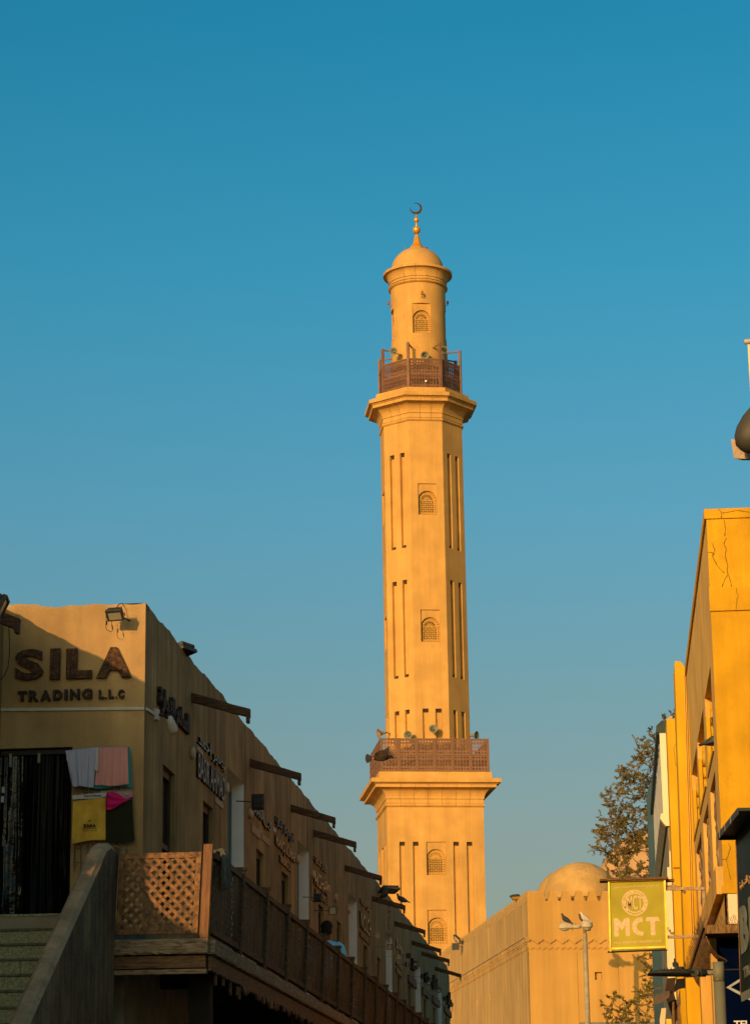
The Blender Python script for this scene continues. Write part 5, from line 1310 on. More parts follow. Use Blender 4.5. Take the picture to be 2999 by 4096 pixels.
o, c = cloth('pale header card with an oval badge, half under the magenta scarf', ((955, 975), (1470, 940), (1482, 1070), (1150, 1130)), .13, M_cardpink, (1, .001), name='header_card', cat='card', fold=False, seed=1)
A = cpt(1365, 1015, .15)-c; mb = MB(); mb.closed = True; n = 28; mb.add([A+V((.030*cos(2*pi*k/n), -.002, .020*sin(2*pi*k/n))) for k in range(n)], [tuple(range(n))]); mb.build('badge_rim', M_ink, o)
mb = MB(); mb.closed = True; mb.add([A+V((.027*cos(2*pi*k/n), -.004, .0175*sin(2*pi*k/n))) for k in range(n)], [tuple(range(n))]); mb.build('badge', M_card, o)
mb = MB(); mb.closed = True; mb.box(A.x-.018, A.x+.018, A.y-.0065, A.y-.0045, A.z+.002, A.z+.006); mb.box(A.x-.018, A.x+.018, A.y-.0065, A.y-.0045, A.z-.007, A.z-.003); mb.build('badge_bars', M_ink, o)
# magenta scarf: gathered triangle
c = cpt(960, 980, .16); mb = MB(); mb.closed = False; nu, nv = 30, 22; vs = []
Ea = [(960, 985), (1010, 975), (1080, 965), (1160, 985), (1250, 1045), (1340, 1105), (1470, 1100)]; Eb = [(940, 1180), (950, 1335), (1010, 1340), (1130, 1290), (1250, 1220), (1370, 1150), (1472, 1105)]
def pl(P_, s):
    f = s*(len(P_)-1); i = min(int(f), len(P_)-2); f -= i; return (P_[i][0]*(1-f)+P_[i+1][0]*f, P_[i][1]*(1-f)+P_[i+1][1]*f)
for j in range(nv+1):
    for i in range(nu+1):
        s, t = i/nu, j/nv; a, b = pl(Ea, s), pl(Eb, s); x, y = a[0]*(1-t)+b[0]*t, a[1]*(1-t)+b[1]*t
        dd = .165+.02*sin(t*14-s*5)*(1-s)+.012*sin(s*18+t*3)*(1-s*.8); vs.append(cpt(x, y, dd)-c)
mb.add(vs, [(j*(nu+1)+i, j*(nu+1)+i+1, (j+1)*(nu+1)+i+1, (j+1)*(nu+1)+i) for j in range(nv) for i in range(nu)], True)
o = mb.build('scarf', M_magenta); o.location = c; tag(o, 'bright magenta scarf draped in folds over the dark olive fabric', 'scarf')

# ---- man on the walkway ------------------------------------------------------------
hp = onX(1306, 3724, -4.92); ZFL = ZD-.02; Hs = (hp.z+.115-ZFL)/1.75
man = thing('person', 'man with short black hair and sky blue t-shirt, seen from behind above railing', 'person', (hp.x, hp.y, ZFL), R(-4)); man.scale = (Hs,)*3
def ringe(c, rx, ry, n=14, tilt=0): return [V(c)+V((rx*cos(2*pi*k/n), ry*sin(2*pi*k/n), tilt*sin(2*pi*k/n))) for k in range(n)]
# one continuous skinned body
sk = [((0, 0, .93), .13), ((0, .0, 1.06), .12), ((0, -.01, 1.22), .13), ((0, -.015, 1.38), .105), ((0, .0, 1.47), .052), ((0, .015, 1.53), .050), ((0, .02, 1.575), .07),
      ((-.19, -.01, 1.40), .052), ((-.245, -.02, 1.15), .04), ((-.26, .05, .92), .03), ((-.26, .08, .84), .03),
      ((.19, -.01, 1.40), .052), ((.255, -.03, 1.15), .04), ((.27, .05, .92), .03), ((.27, .08, .84), .03),
      ((-.09, 0, .86), .085), ((-.10, .06, .48), .055), ((-.10, -.06, .09), .04), ((-.10, .08, .035), .032),
      ((.09, 0, .86), .085), ((.10, .12, .49), .055), ((.10, .16, .09), .04), ((.10, .29, .035), .032)]
ed = [(0, 1), (1, 2), (2, 3), (3, 4), (4, 5), (5, 6), (3, 7), (7, 8), (8, 9), (9, 10), (3, 11), (11, 12), (12, 13), (13, 14), (0, 15), (15, 16), (16, 17), (17, 18), (0, 19), (19, 20), (20, 21), (21, 22)]
me = bpy.data.meshes.new('body'); me.from_pydata([s[0] for s in sk], ed, []); bo_ = bpy.data.objects.new('tmp', me); COL.objects.link(bo_)
md = bo_.modifiers.new('s', 'SKIN')
for i, s in enumerate(sk): me.skin_vertices[0].data[i].radius = (s[1], s[1]*(.8 if i < 4 else 1))
me.skin_vertices[0].data[0].use_root = True
bo_.modifiers.new('u', 'SUBSURF').levels = 2
dg = bpy.context.evaluated_depsgraph_get(); mm = bpy.data.meshes.new_from_object(bo_.evaluated_get(dg)); bpy.data.objects.remove(bo_)
# head joined into the same mesh
hd = MB(); hd.closed = True
hr = []
for z, rx, ry, yo in ((1.50, .048, .05, .0), (1.535, .052, .058, .01), (1.56, .062, .078, .022), (1.60, .070, .092, .02), (1.65, .074, .098, .01), (1.70, .070, .092, .0), (1.735, .052, .068, -.005), (1.752, .02, .028, -.005)): hr.append(ringe((0, yo, z), rx, ry, 18))
hd.loft(hr)
for s in (-1, 1):
    hd.loft([[V((s*(.068+o_), -.002+.017*cos(2*pi*k/10)*f-.006*o_/.02, 1.625+.032*sin(2*pi*k/10)*f)) for k in range(10)] for o_, f in ((0, .8), (.014, 1), (.020, .9), (.012, .5))])
hd.loft([[V((.012*cos(2*pi*k/8)*f, .105+yy, 1.615+.02*sin(2*pi*k/8)*f)) for k in range(8)] for yy, f in ((-.01, 1.3), (.01, 1), (.022, .4))])
hm = hd.mesh('head', M_skin)
import bmesh
bm = bmesh.new(); bm.from_mesh(mm); bm.from_mesh(hm); bm.to_mesh(mm); bm.free(); mm.materials.clear(); mm.materials.append(M_skin)
for p_ in mm.polygons: p_.use_smooth = True; p_.material_index = 0
mm.name = 'body'; link('body', mm, man)
rr = random.Random(14)
hm_ = MB(); hm_.closed = True
hr = []
for z, rx, ry, yo in ((1.585, .060, .055, -.045), (1.62, .076, .074, -.032), (1.66, .084, .096, -.010), (1.70, .086, .104, .002), (1.74, .078, .094, .005), (1.775, .058, .070, .008), (1.79, .02, .03, .008)): hr.append([q+V((rr.uniform(-.004, .004), rr.uniform(-.004, .004), rr.uniform(-.004, .006))) for q in ringe((0, yo, z), rx, ry, 22)])
hm_.loft(hr)
for i in range(260):
    a = rr.uniform(0, 2*pi); e = rr.uniform(-.1, 1.4); d = V((cos(a)*cos(e), sin(a)*cos(e), sin(e))); c_ = V((0, 0, 1.70))+V((d.x*.080, d.y*.098, d.z*.085)); s_ = d.orthogonal().normalized()*.007
    hm_.add([c_-s_, c_+s_, c_+d*.022+V((rr.uniform(-.01, .01),)*3)], [(0, 1, 2)])
hm_.build('hair', M_hair, man)
# t-shirt
sh = MB(); sh.closed = True; hr = []
for z, rx, ry, yo in ((.92, .175, .125, 0), (1.02, .168, .12, 0), (1.15, .18, .125, -.005), (1.28, .20, .13, -.01), (1.37, .215, .125, -.012), (1.43, .20, .105, -.01), (1.465, .15, .085, -.005), (1.487, .085, .07, .0), (1.492, .066, .062, .003)): hr.append([q+V((0, .006*sin(q.x*60+z*22), 0)) for q in ringe((0, yo, z), rx, ry, 28)])
sh.loft(hr, caps=False)
for s in (-1, 1):
    sh.tube([V((s*.15, -.01, 1.415)), V((s*.215, -.012, 1.37)), V((s*.245, -.018, 1.27)), V((s*.262, -.02, 1.17))], [.07, .078, .074, .072], 14, caps=False)
sh.build('tshirt', M_shirt, man)
tr = MB(); tr.closed = True
for s in (-1, 1):
    k = 0 if s < 0 else 1; y1, y2 = ((.06, -.06), (.12, .16))[k]
    tr.tube([V((s*.085, 0, .94)), V((s*.092, .0, .84)), V((s*.10, y1, .48)), V((s*.10, y2, .08))], [.115, .105, .072, .058], 14)
tr.build('trousers', M_trous, man)
tr = MB(); tr.closed = True
for s, y2 in ((-1, -.06), (1, .16)): tr.tube([V((s*.10, y2-.05, .045)), V((s*.10, y2+.06, .045)), V((s*.10, y2+.17, .03))], [.045, .05, .03], 10)
tr.build('shoes', M_black, man)

# ================================================================ right: yellow building
XF = 1.49; Y4 = 34.0; YE4 = 45.3; ZC = 10.6
yb_ = thing('yellow_building', 'bright yellow rendered building on the right with cracked front and scalloped side openings', 'building', (XF, Y4, 0))
F4 = lambda px, py: onY(px, py, Y4)
zb1, zb2 = F4(2838, 2352).z, F4(2844, 2446).z     # raised band on the front
zlo = F4(2905, 3562).z
mb = MB(); wallgrid(mb, (0, 0, 0), X_, Z_, -Y_, 0, 3.2, zlo, ZC-.14, []); mb.build('front_wall', M_yel, yb_)
mb = MB(); mb.closed = True; mb.box(-.03, 3.25, -.03, YE4-Y4, ZC-.14, ZC); mb.build('coping', M_yel, yb_)
mb = MB(); mb.closed = True; mb.box(-.012, 3.2, -.035, -.001, zb2, zb1); mb.build('front_band', M_yel, yb_)
mb = MB(); mb.closed = True; mb.box(-.03, 3.2, -.028, -.001, zlo-.045, zlo+.06); mb.build('front_moulding', M_yel, yb_)
ops = [(34.98, 37.48), (38.30, 41.40), (41.92, 44.85)]
pns = [(35.1, 37.1), (38.1, 40.46), (41.5, 44.4)]
zo0, zo1 = 7.42, 8.57; zp0, zp1 = 5.75, 7.10
holes = [(a-Y4, b-Y4, zo0, zo1, .34, True) for a, b in ops]+[(a-Y4, b-Y4, zp0, zp1, .10, False) for a, b in pns]
mb = MB(); wallgrid(mb, (0, 0, 0), Y_, Z_, -X_, 0, YE4-Y4, 3.0, ZC-.14, holes); mb.build('side_wall', M_yelside, yb_)
mb = MB(); mb.closed = True; mb.box(.4, 3.2, .05, YE4-Y4, 0, ZC-.2); mb.build('inner_mass', M_yelside, yb_)
for a, b in ops:
    a -= Y4; b -= Y4
    mb = MB(); mb.closed = True; mb.box(.0, .06, b-.12, b-.002, zo0, zo1-.3); jb = mb.build('opening_jamb', M_yellt, yb_)
    # scalloped far jamb: a stack of lobes seen edge on
    for z0, z1, bul, slope in ((zo1-.42, zo1-.18, .20, .10), (zo1-.62, zo1-.425, .10, 0), (zo1-.98, zo1-.625, .16, 0), (zo0+.01, zo1-.985, .06, 0)):
        n = 8; pts = [(b-.003, z0), (b-.003, z1+slope)]
        for k in range(n+1):
            t = pi/2-(pi)*k/n; pts.append((b-.05-bul*max(0, cos(t))**.6, (z0+z1)/2+(z1-z0)/2*sin(t)))
        mb = MB(); mb.closed = True; mb.prism(pts, (.07, 0, 0), Y_, Z_, X_, .17); mb.build('scallop', M_yellt, yb_)
    mb = MB(); mb.closed = True; mb.box(-.02, .34, a+.002, b-.002, zo0-.06, zo0+.0); mb.build('opening_sill', M_yellt, yb_)
for a, b in pns:
    a -= Y4; b -= Y4; n = 7; rr = random.Random(int(a*100))
    for k in range(n):
        y0 = a+(b-a)*k/n; y1 = a+(b-a)*(k+1)/n-.012; mb = MB(); mb.closed = True
        nn = 14; rings = []
        for j in range(nn+1):
            z = zp0+(zp1-zp0)*j/nn; d = .055+rr.uniform(-.016, .016); rings.append([V((.098, y0, z)), V((d, y0+rr.uniform(0, .02), z)), V((d+rr.uniform(-.01, .01), y1, z)), V((.098, y1, z))])
        mb.loft(rings, smooth=False); mb.build('peeling_board', M_peel, yb_)
# cracks as thin grooves standing dark in the render
def crack(pts, parent, org, wdt=.012, nrm=-Y_, Y=Y4):
    mb = MB(); mb.closed = False; rr = random.Random(len(pts)*7); P = []
    for (x0, y0), (x1, y1) in zip(pts, pts[1:]):
        n = 5
        for k in range(n): P.append(onY(x0+(x1-x0)*k/n+rr.uniform(-1.2, 1.2), y0+(y1-y0)*k/n, Y-.003)-org)
    P.append(onY(*pts[-1], Y-.003)-org)
    for i, (a, b) in enumerate(zip(P, P[1:])):
        d = (b-a).normalized(); s = V((-d.z, 0, d.x))*wdt/2*rr.uniform(.5, 1.1); mb.quad(a-s, b-s, b+s, a+s)
    return mb.build('crack', M_crack, parent)
z4 = lambda x, y: (2700+.3766*x, 1950+.3766*y)
o4 = V((XF, Y4, 0))
for pts in ([(520, 345), (532, 430), (527, 515)], [(545, 535), (522, 580), (525, 625), (542, 650), (530, 700), (545, 790), (560, 830), (548, 880), (562, 925)], [(562, 925), (525, 975), (497, 1060)], [(562, 925), (585, 990), (600, 1062)],
            [(336, 690), (398, 692), (402, 745), (440, 820), (480, 870), (525, 910)], [(390, 590), (420, 660), (410, 720)]): crack([z4(*q) for q in pts], yb_, o4, .012)
for pts in ([(2912, 3372), (2921, 3392), (2912, 3425), (2905, 3440), (2913, 3480), (2922, 3520)], [(2882, 3440), (2905, 3438)]): crack(pts, yb_, o4, .010)
crack([z4(*q) for q in [(460, 230), (490, 265), (492, 322)]], yb_, o4+V((0, 0, 0)), .010, Y=Y4-.032); crack([z4(*q) for q in [(495, 270), (560, 262), (640, 245), (700, 248), (794, 262)]], yb_, o4, .010, Y=Y4-.032)
crack([z4(*q) for q in [(648, 1068), (650, 1120), (672, 1145), (655, 1185), (645, 1310)]], yb_, o4, .008, Y=Y4-.037)
# lower ground front: beige fascia, ledge with spikes, navy sign
zfa, zfb = F4(2900, 3566).z-.01, F4(2900, 3697).z
mb = MB(); mb.closed = True; mb.box(.045, 3.2, -.0, .3, zfb, zlo-.05); mb.build('front_fascia', M_cream, yb_)
mb = MB(); mb.closed = True; mb.box(.03, .044, .02, YE4-Y4, zfb, zlo-.05); mb.build('side_fascia', M_peel, yb_)
mb = MB(); mb.closed = True; mb.box(-.10, -.001, .005, 11.2, zlo-.05, zlo+.32); mb.build('side_plain_band', M_yelside, yb_)
# side ledge with slatted awning
pl_ = onY(2833, 3706, 33.4)
mb = MB(); mb.closed = True; mb.box(-.30, 2.5, -.75, -.01, pl_.z-.11, pl_.z); aw = mb.build('front_ledge', M_awn, yb_)
la = onY(2832, 3722, 33.4)
sa = thing('slat_awning', 'ribbed brown awning with bird spikes running down the yellow building side', 'awning', (XF, 33.4, la.z))
for i in range(46):
    y = .1+.22*i; mb = MB(); mb.closed = True; rr = random.Random(i)
    rings = []
    for x, z in ((-.30, .03), (-.29, -.08), (-.24, -.2), (-.15, -.31), (-.04, -.38)): rings.append([V((x, y, z)), V((x, y+.19, z+rr.uniform(-.006, .006))), V((x+.02, y+.19, z-.02)), V((x+.02, y, z-.02))])
    mb.loft(rings, smooth=False); mb.build('awning_slat', M_awn, sa)
mb = MB(); mb.closed = True; mb.box(-.325, -.30, -.02, 10.3, .03, .085); mb.build('edge_flashing', M_awn, sa)
def spikes(name, label, org, segs, n, h, seed):
    rr = random.Random(seed); mb = MB()
    for a, b in segs:
        a, b = V(a), V(b)
        for i in range(n):
            q = a.lerp(b, (i+.5)/n)
            for s in (-1, 1): mb.tube([q, q+V((s*rr.uniform(.03, .07), rr.uniform(-.03, .03), h*rr.uniform(.8, 1.1)))], .0028, 3, caps=False)
    o = mb.build(name, M_spike); o.location = org; tag(o, label, 'bird spikes', kind=None); return o
spikes('bird_spikes', 'wire bird spikes along the front ledge below the beige fascia', (XF, Y4, pl_.z), [((-.25, -.7, 0), (.9, -.7, 0))], 34, .13, 1)
spikes('bird_spikes', 'wire bird spikes along the edge of the ribbed side awning', (XF, 33.4, la.z+.1), [((-.315, 0, 0), (-.315, 10, 0))], 130, .12, 2)
# navy sign panel, white triangle and letters
ns = thing('navy_sign', 'dark navy sign panel with a white open triangle and the letters TEL', 'sign', (XF, 33.9, 0))
a = onY(2864, 3725, 33.9); lr = V((XF, 33.9, 0))
mb = MB(); mb.closed = True; mb.box(a.x-XF, 2.6, 0, .06, 1.9, a.z); mb.build('panel', M_navy2, ns)
mb = MB(); mb.closed = True; tri = [(2903, 3952), (2960, 3916), (2999, 3890), (2999, 3903), (2960, 3928), (2921, 3951), (2960, 3970), (2999, 3990), (2999, 4004), (2960, 3983)]
tp = [onY(x, y, 33.895) for x, y in tri]; mb.prism([(q.x-XF, q.z) for q in tp], (0, -.005, 0), X_, Z_, -Y_, .012); mb.build('triangle', mat('dull_white_print', (.36, .38, .36), .6, .1, 5, 0), ns)
A = onY(2935, 4112, 33.895); B = onY(2999, 4084, 33.895); text('lettering', 'TEL', (A.x-XF, B.x-XF, A.z, B.z), (0, -.005, 0), X_, Z_, -Y_, .012, M_wprint, ns, off=.03)
# lower pilasters in sun
zL = onY(2760, 3920, 38).z
def boxpx(mb, x0, x1, y0, y1, Y, dep, ref): A = onY(x0, y1, Y); B = onY(x1, y0, Y); mb.box(A.x-ref.x, B.x-ref.x, Y-ref.y, Y+dep-ref.y, A.z-ref.z, B.z-ref.z)
mb = MB(); mb.closed = True; A = onY(2742, 3912, 40); B = onY(2800, 3912, 40); mb.box(A.x-XF, B.x-XF, 6.0, 6.5, 0, A.z); mb.build('ground_pier', M_yellt, yb_)
mb = MB(); mb.closed = True; A = onY(2800, 3905, 36); B = onY(2868, 3905, 36); mb.box(A.x-XF, B.x-XF, 2.0, 2.5, 0, A.z); mb.build('ground_pier', M_yelside, yb_)
mb = MB(); mb.closed = True; A = onY(2720, 3957, 41); B = onY(2745, 3957, 41); mb.box(A.x-XF, B.x-XF, 7.0, 7.3, 0, A.z); mb.build('ground_pier', M_yellt, yb_)
mb = MB(); mb.closed = True; A = onY(2838, 3720, 34.1); B = onY(2866, 3720, 34.1); mb.box(A.x-XF, B.x-XF+.02, .1, .5, 0, A.z); mb.build('ground_pier', M_yelside, yb_)
# fins beyond
def fin(name, label, Y, dep, pts_px, mt, extra=()):
    t = thing(name, label, 'building', (XF, Y, 0)); P = [onY(x, y, Y) for x, y in pts_px]
    mb = MB(); mb.closed = True; mb.prism([(q.x-XF, q.z) for q in P], (0, 0, 0), X_, Z_, Y_, dep); mb.build('wall', mt, t)
    return t
f1 = fin('party_wall', 'tall narrow yellow wall end standing proud beyond the cracked building', 45.35, 1.1, [(2800, 4200), (2750, 4200), (2713, 3100), (2697, 2660), (2698, 2645), (2720, 2646), (2728, 2655), (2737, 2668), (2752, 2668), (2790, 3400)], M_yellt)
for x0, x1, w_, dpt in ((2742, 2768, .02, .03), (2748, 2776, .03, .05)):
    mb = MB(); mb.closed = True; A = onY(x0-7, 2700, 45.32); B = onY(x1-2, 3760, 45.32); l = V((XF, 45.35, 0)); mb.bar(A-l, B-l, .012, .014, up=(1, 0, 0)); mb.build('conduit_line', M_yelside, f1)
f2 = fin('party_wall', 'second yellow wall end with a hairline crack, beyond the taller one', 52.6, 1.2, [(2790, 4200), (2718, 4200), (2686, 3400), (2666, 2900), (2665, 2876), (2722, 2876)], M_yellt)
crack([(2709, 2968), (2697, 2985), (2694, 3000), (2699, 3030), (2702, 3060), (2709, 3075), (2716, 3088)], f2, V((XF, 52.6, 0)), .010, Y=52.6)
mb = MB(); mb.closed = True; A = onY(2692, 3473, 52.57)-V((XF, 52.6, 0)); B = onY(2740, 3472, 52.57)-V((XF, 52.6, 0)); mb.bar(A, B, .012, .014); mb.build('panel_joint', M_crack, f2)
pc = onY(2690, 2866, 52.5); t = thing('bent_pipe', 'beige bent pipe curving over the top of the second yellow wall end', 'pipe', pc)
mb = MB(); mb.tube([(-.10, .2, -.12), (-.06, .2, -.02), (.0, .2, .03), (.09, .2, .07), (.2, .2, .1)], .04, 8); mb.build('pipe', M_buff, t)
weed('small weed growing where the two yellow wall ends meet', onY(2697, 2873, 52.4), .22, 4, 3)
weed('small weed beside the dark green capping', onY(2660, 2882, 57), .15, 5, 6)
tb = thing('plain_yellow_building', 'plain ochre building wall behind the two projecting yellow wall ends', 'building', (XF, 46.5, 0))
mb = MB(); mb.closed = True; mb.box(.02, 3, 0, 6.05, 0, 10.2); mb.box(.02, 3, 7.35, 11.3, 0, 10.0); mb.build('wall', M_yelside, tb)
# cream and grey clad building
l3 = V((XF, 58, 0)); t3 = thing('clad_building', 'cream and grey clad building with dark green roof capping, beyond the yellow walls', 'building', l3)
pp = lambda x, y, Y=58.0: onY(x, y, Y)-l3
mb = MB(); mb.closed = True; P = [pp(*q) for q in ((2662, 3262), (2652, 3262), (2637, 2934), (2700, 2934), (2720, 3262))]; mb.prism([(q.x, q.z) for q in P], (0, 0, 0), X_, Z_, Y_, .06); mb.build('cream_panel', M_cream, t3)
mb = MB(); mb.closed = True; P = [pp(*q) for q in ((2624, 2932), (2624, 2905), (2646, 2884), (2680, 2884), (2680, 2932))]; mb.prism([(q.x, q.z) for q in P], (0, -.05, 0), X_, Z_, Y_, .06); mb.build('capping_end', M_green, t3)
A = pp(2624, 2905); Bz = pp(2637, 2934); 
for i in range(6):
    mb = MB(); mb.closed = True; y0 = .02+2.25*i; mb.box(A.x, A.x+.07, y0, y0+2.23, Bz.z-.02, A.z); mb.build('capping', M_green, t3)
zc_ = pp(2653, 3258).z
for i in range(26):
    mb = MB(); mb.closed = True; y0 = .07+.53*i; mb.box(A.x+.085+.006*(i % 2), A.x+.16, y0, y0+.525, zc_, Bz.z-.03); mb.build('cladding_sheet', M_corr, t3)
mb = MB(); mb.closed = True; P = [pp(*q) for q in ((2662, 3305), (2640, 3276), (2642, 3256), (2720, 3254), (2720, 3305))]; mb.prism([(q.x, q.z) for q in P], (0, -.03, 0), X_, Z_, Y_, .3); mb.build('bracket_end', M_cream, t3)
zb3 = pp(2662, 3305).z; x3 = pp(2640, 3276).x; z3 = pp(2640, 3276).z; x4 = pp(2662, 3305).x
for i in range(10):
    y0 = .28+1.3*i; mb = MB(); mb.closed = True; mb.prism([(x3, z3), (x4, zb3), (x4+.05, zb3), (x4+.05, z3+.05), (x3, z3+.05)], (0, y0, 0), X_, Z_, Y_, 1.28); mb.build('soffit_slab', M_conc, t3)
    mb = MB(); mb.closed = True; mb.box(x4+.06, 1.6, y0, y0+1.28, zb3-.03, zb3+.2); mb.build('soffit_slab', M_conc, t3)
mb = MB(); mb.closed = True; mb.box(A.x+.17, 2.5, .1, 14, 0, Bz.z); mb.build('inner_mass', M_conc, t3)
for i, (x0, x1, x0b, x1b, yt) in enumerate(((2676, 2690, 2690, 2708, 3405), (2668, 2676, 2680, 2690, 3470), (2660, 2667, 2672, 2680, 3560))):
    mb = MB(); mb.closed = True; Yq = 57.2+i*.3; P = [onY(x, y, Yq)-l3 for x, y in ((x0, yt), (x1+6, yt), (x1b+6, 4000), (x0b, 4000))]; mb.prism([(q.x, q.z) for q in P], (0, Yq-58, 0), X_, Z_, Y_, .12); mb.build('white_pilaster', M_cream, t3)
    for k in range(1):
        mb = MB(); mb.closed = True; P0 = onY(x0+4+i*2, 3735+k*55-i*10, Yq)-l3; mb.box(P0.x, P0.x+.08, Yq-58-.03, Yq-58-.002, P0.z-.025, P0.z+.025); mb.build('panel_clip', M_conc, t3)
# navy fascia of the last building
tn = thing('navy_tower_panel', 'dark blue rounded panel between the tree and the clad building', 'panel', (XF, 74.5, 0))
P = [onY(x, y, 74.5) for x, y in ((2622, 4200), (2590, 3300), (2586, 3200), (2588, 3172), (2595, 3145), (2608, 3127), (2640, 3100), (2700, 3100), (2740, 4200))]
mb = MB(); mb.closed = True; mb.prism([(q.x-XF, q.z) for q in P], (0, 0, 0), X_, Z_, Y_, .5); mb.build('panel', M_navy, tn)
t = thing('downpipe', 'pale grey round downpipe in front of the dark blue panel below the green sign', 'pipe', onY(2655, 3800, 72)); l = V(t.location)
A, B = onY(2654, 3600, 72), onY(2668, 4060, 72); mb = MB(); mb.tube([A-l, B-l], .075, 12); mb.build('pipe', M_corr, t)
# torn metal sheets at the bottom
t = thing('torn_awning', 'torn dark metal awning sheets jutting out at the bottom between the tree and yellow pier', 'awning', onY(2680, 3980, 43)); l = V(t.location)
def sheet(poly, Y, mt, th=.03, Y2=None):
    P = [onY(x, y, Y)-l for x, y in poly]; mb = MB(); mb.closed = True; mb.prism([(q.x, q.z) for q in P], (0, Y-l.y, 0), X_, Z_, Y_, th); mb.build('sheet', mt, t)
sheet([(2612, 4024), (2618, 3985), (2625, 3980), (2665, 3965), (2680, 3968), (2676, 3990), (2650, 4010)], 43.0, M_tin)
sheet([(2614, 3962), (2622, 3952), (2662, 3948), (2664, 3954)], 43.2, M_tin)
sheet([(2660, 3965), (2668, 3915), (2702, 3912), (2695, 3975), (2718, 4060), (2700, 4096), (2672, 4010)], 43.5, M_hole, .5)
sheet([(2692, 3975), (2704, 3918), (2742, 3915), (2742, 3952), (2715, 3958)], 42.2, M_tin)
sheet([(2705, 4020), (2718, 3962), (2722, 3965), (2722, 4018), (2712, 4028)], 42.0, M_tin)
sheet([(2640, 4120), (2638, 4080), (2645, 4035), (2663, 4034), (2658, 4120)], 44.0, M_cream)
sheet([(2687, 4110), (2688, 4010), (2696, 4008), (2699, 4110)], 42.6, M_awn)
sheet([(2710, 4110), (2708, 4030), (2718, 4015), (2724, 4110)], 42.6, M_awn)
sheet([(2664, 4110), (2664, 4078), (2684, 4078), (2686, 4110)], 42.9, M_brass)
# hanging green sign
YM = 40.0
c0 = onY(2549, 3660, YM); ms_ = thing('hanging_sign', 'square faded green hanging sign lettered MCT in a brass edge', 'sign', c0)
q = lambda x, y, d=0: onY(x, y, YM-d)-c0
fr = [(2430, 3525), (2661, 3516), (2671, 3799), (2438, 3808)]
# the box hangs very slightly out of true
mb = MB(); mb.closed = True; P = [q(*p) for p in ((2437, 3528), (2660, 3518), (2668, 3796), (2443, 3806))]; mb.prism([(p.x, p.z) for p in P], (0, 0, 0), X_, Z_, Y_, .14); mb.build('sign_box', M_mct, ms_)
for nm, a, b, w_ in (('brass_edge', (2434, 3527), (2441, 3808), 6), ('brass_edge', (2657, 3519), (2667, 3800), 7), ('brass_edge', (2441, 3797), (2661, 3790), 7), ('brass_edge', (2438, 3528), (2656, 3521), 3)):
    mb = MB(); mb.closed = True; A, B = q(*a), q(*b); mb.bar(A+V((0, -.012, 0)), B+V((0, -.012, 0)), w_/1e4*YM, .03, up=(0, 1, 0)); mb.build(nm, M_brass, ms_)
mb = MB(); mb.closed = True; A, B = q(2430, 3808), q(2670, 3799); mb.bar(A+V((0, .07, 0)), B+V((0, .07, 0)), .15, .016); mb.build('lower_rim', M_green, ms_)
mb = MB(); mb.closed = True; A, B = q(2398, 3524), q(2672, 3516); mb.bar(A+V((0, .06, 0)), B+V((0, .06, 0)), .34, .03); mb.bar(q(2664, 3516)+V((0, .3, 0)), q(2697, 3514)+V((0, .3, 0)), .1, .045); mb.build('rain_hood', M_beam2, ms_)
def mt_(s, x0, x1, y0, y1, mt, off=0, warp=None, dep=.004, sl=-.034, shear_=0):
    A, B = q(x0, y1), q(x1, y0); me_o = text('print', s, (A.x, B.x, A.z, B.z), (0, 0, 0), X_, Z_, -Y_, dep, mt, ms_, off=off, warp=warp, back=.001)
    cx_ = (A.x+B.x)/2
    for v_ in me_o.data.vertices: v_.co.z += .036*(v_.co.x-cx_)
    return me_o
K2 = 270/1652.0; s2 = lambda x, y: (2430+x*K2, 3500+y*K2)
def M2(s, x0, x1, y0, y1, **k): a, b = s2(x0, y0), s2(x1, y1); return mt_(s, a[0], b[0], a[1], b[1], M_mctlet, **k)
M2(arabic('ام سي تي لتجارة المنسوجات ذ.م.م'), 130, 1240, 245, 335, off=.018)
def poly2(pts):
    P = [q(*s2(*p)) for p in pts]; mb = MB(); mb.closed = True; mb.prism([(p.x, p.z) for p in P], (0, -.001, 0), X_, Z_, -Y_, .004); mb.build('print', M_mctlet, ms_)
poly2([(145, 1075), (245, 1072), (340, 1180), (430, 1064), (532, 1062), (548, 1508), (438, 1508), (435, 1245), (350, 1365), (262, 1262), (275, 1515), (160, 1520)])
poly2([(930, 1145), (955, 1045), (1240, 1035), (1270, 1138), (1160, 1138), (1168, 1488), (1058, 1490), (1045, 1145)])
arc = lambda cx_, cy_, rx_, ry_, a0_, a1_, n_=16: [(cx_+rx_*cos(R(a0_+(a1_-a0_)*i/n_)), cy_-ry_*sin(R(a0_+(a1_-a0_)*i/n_))) for i in range(n_+1)]
poly2([(838, 1046), (868, 1156)]+arc(835, 1275, 125, 119, 90, 270)+[(885, 1398), (868, 1500)]+arc(820, 1272, 222, 226, 270, 90))
M2('MCT TEXTILES TRADING L.L.C', 155, 1312, 1610, 1690, off=.03)
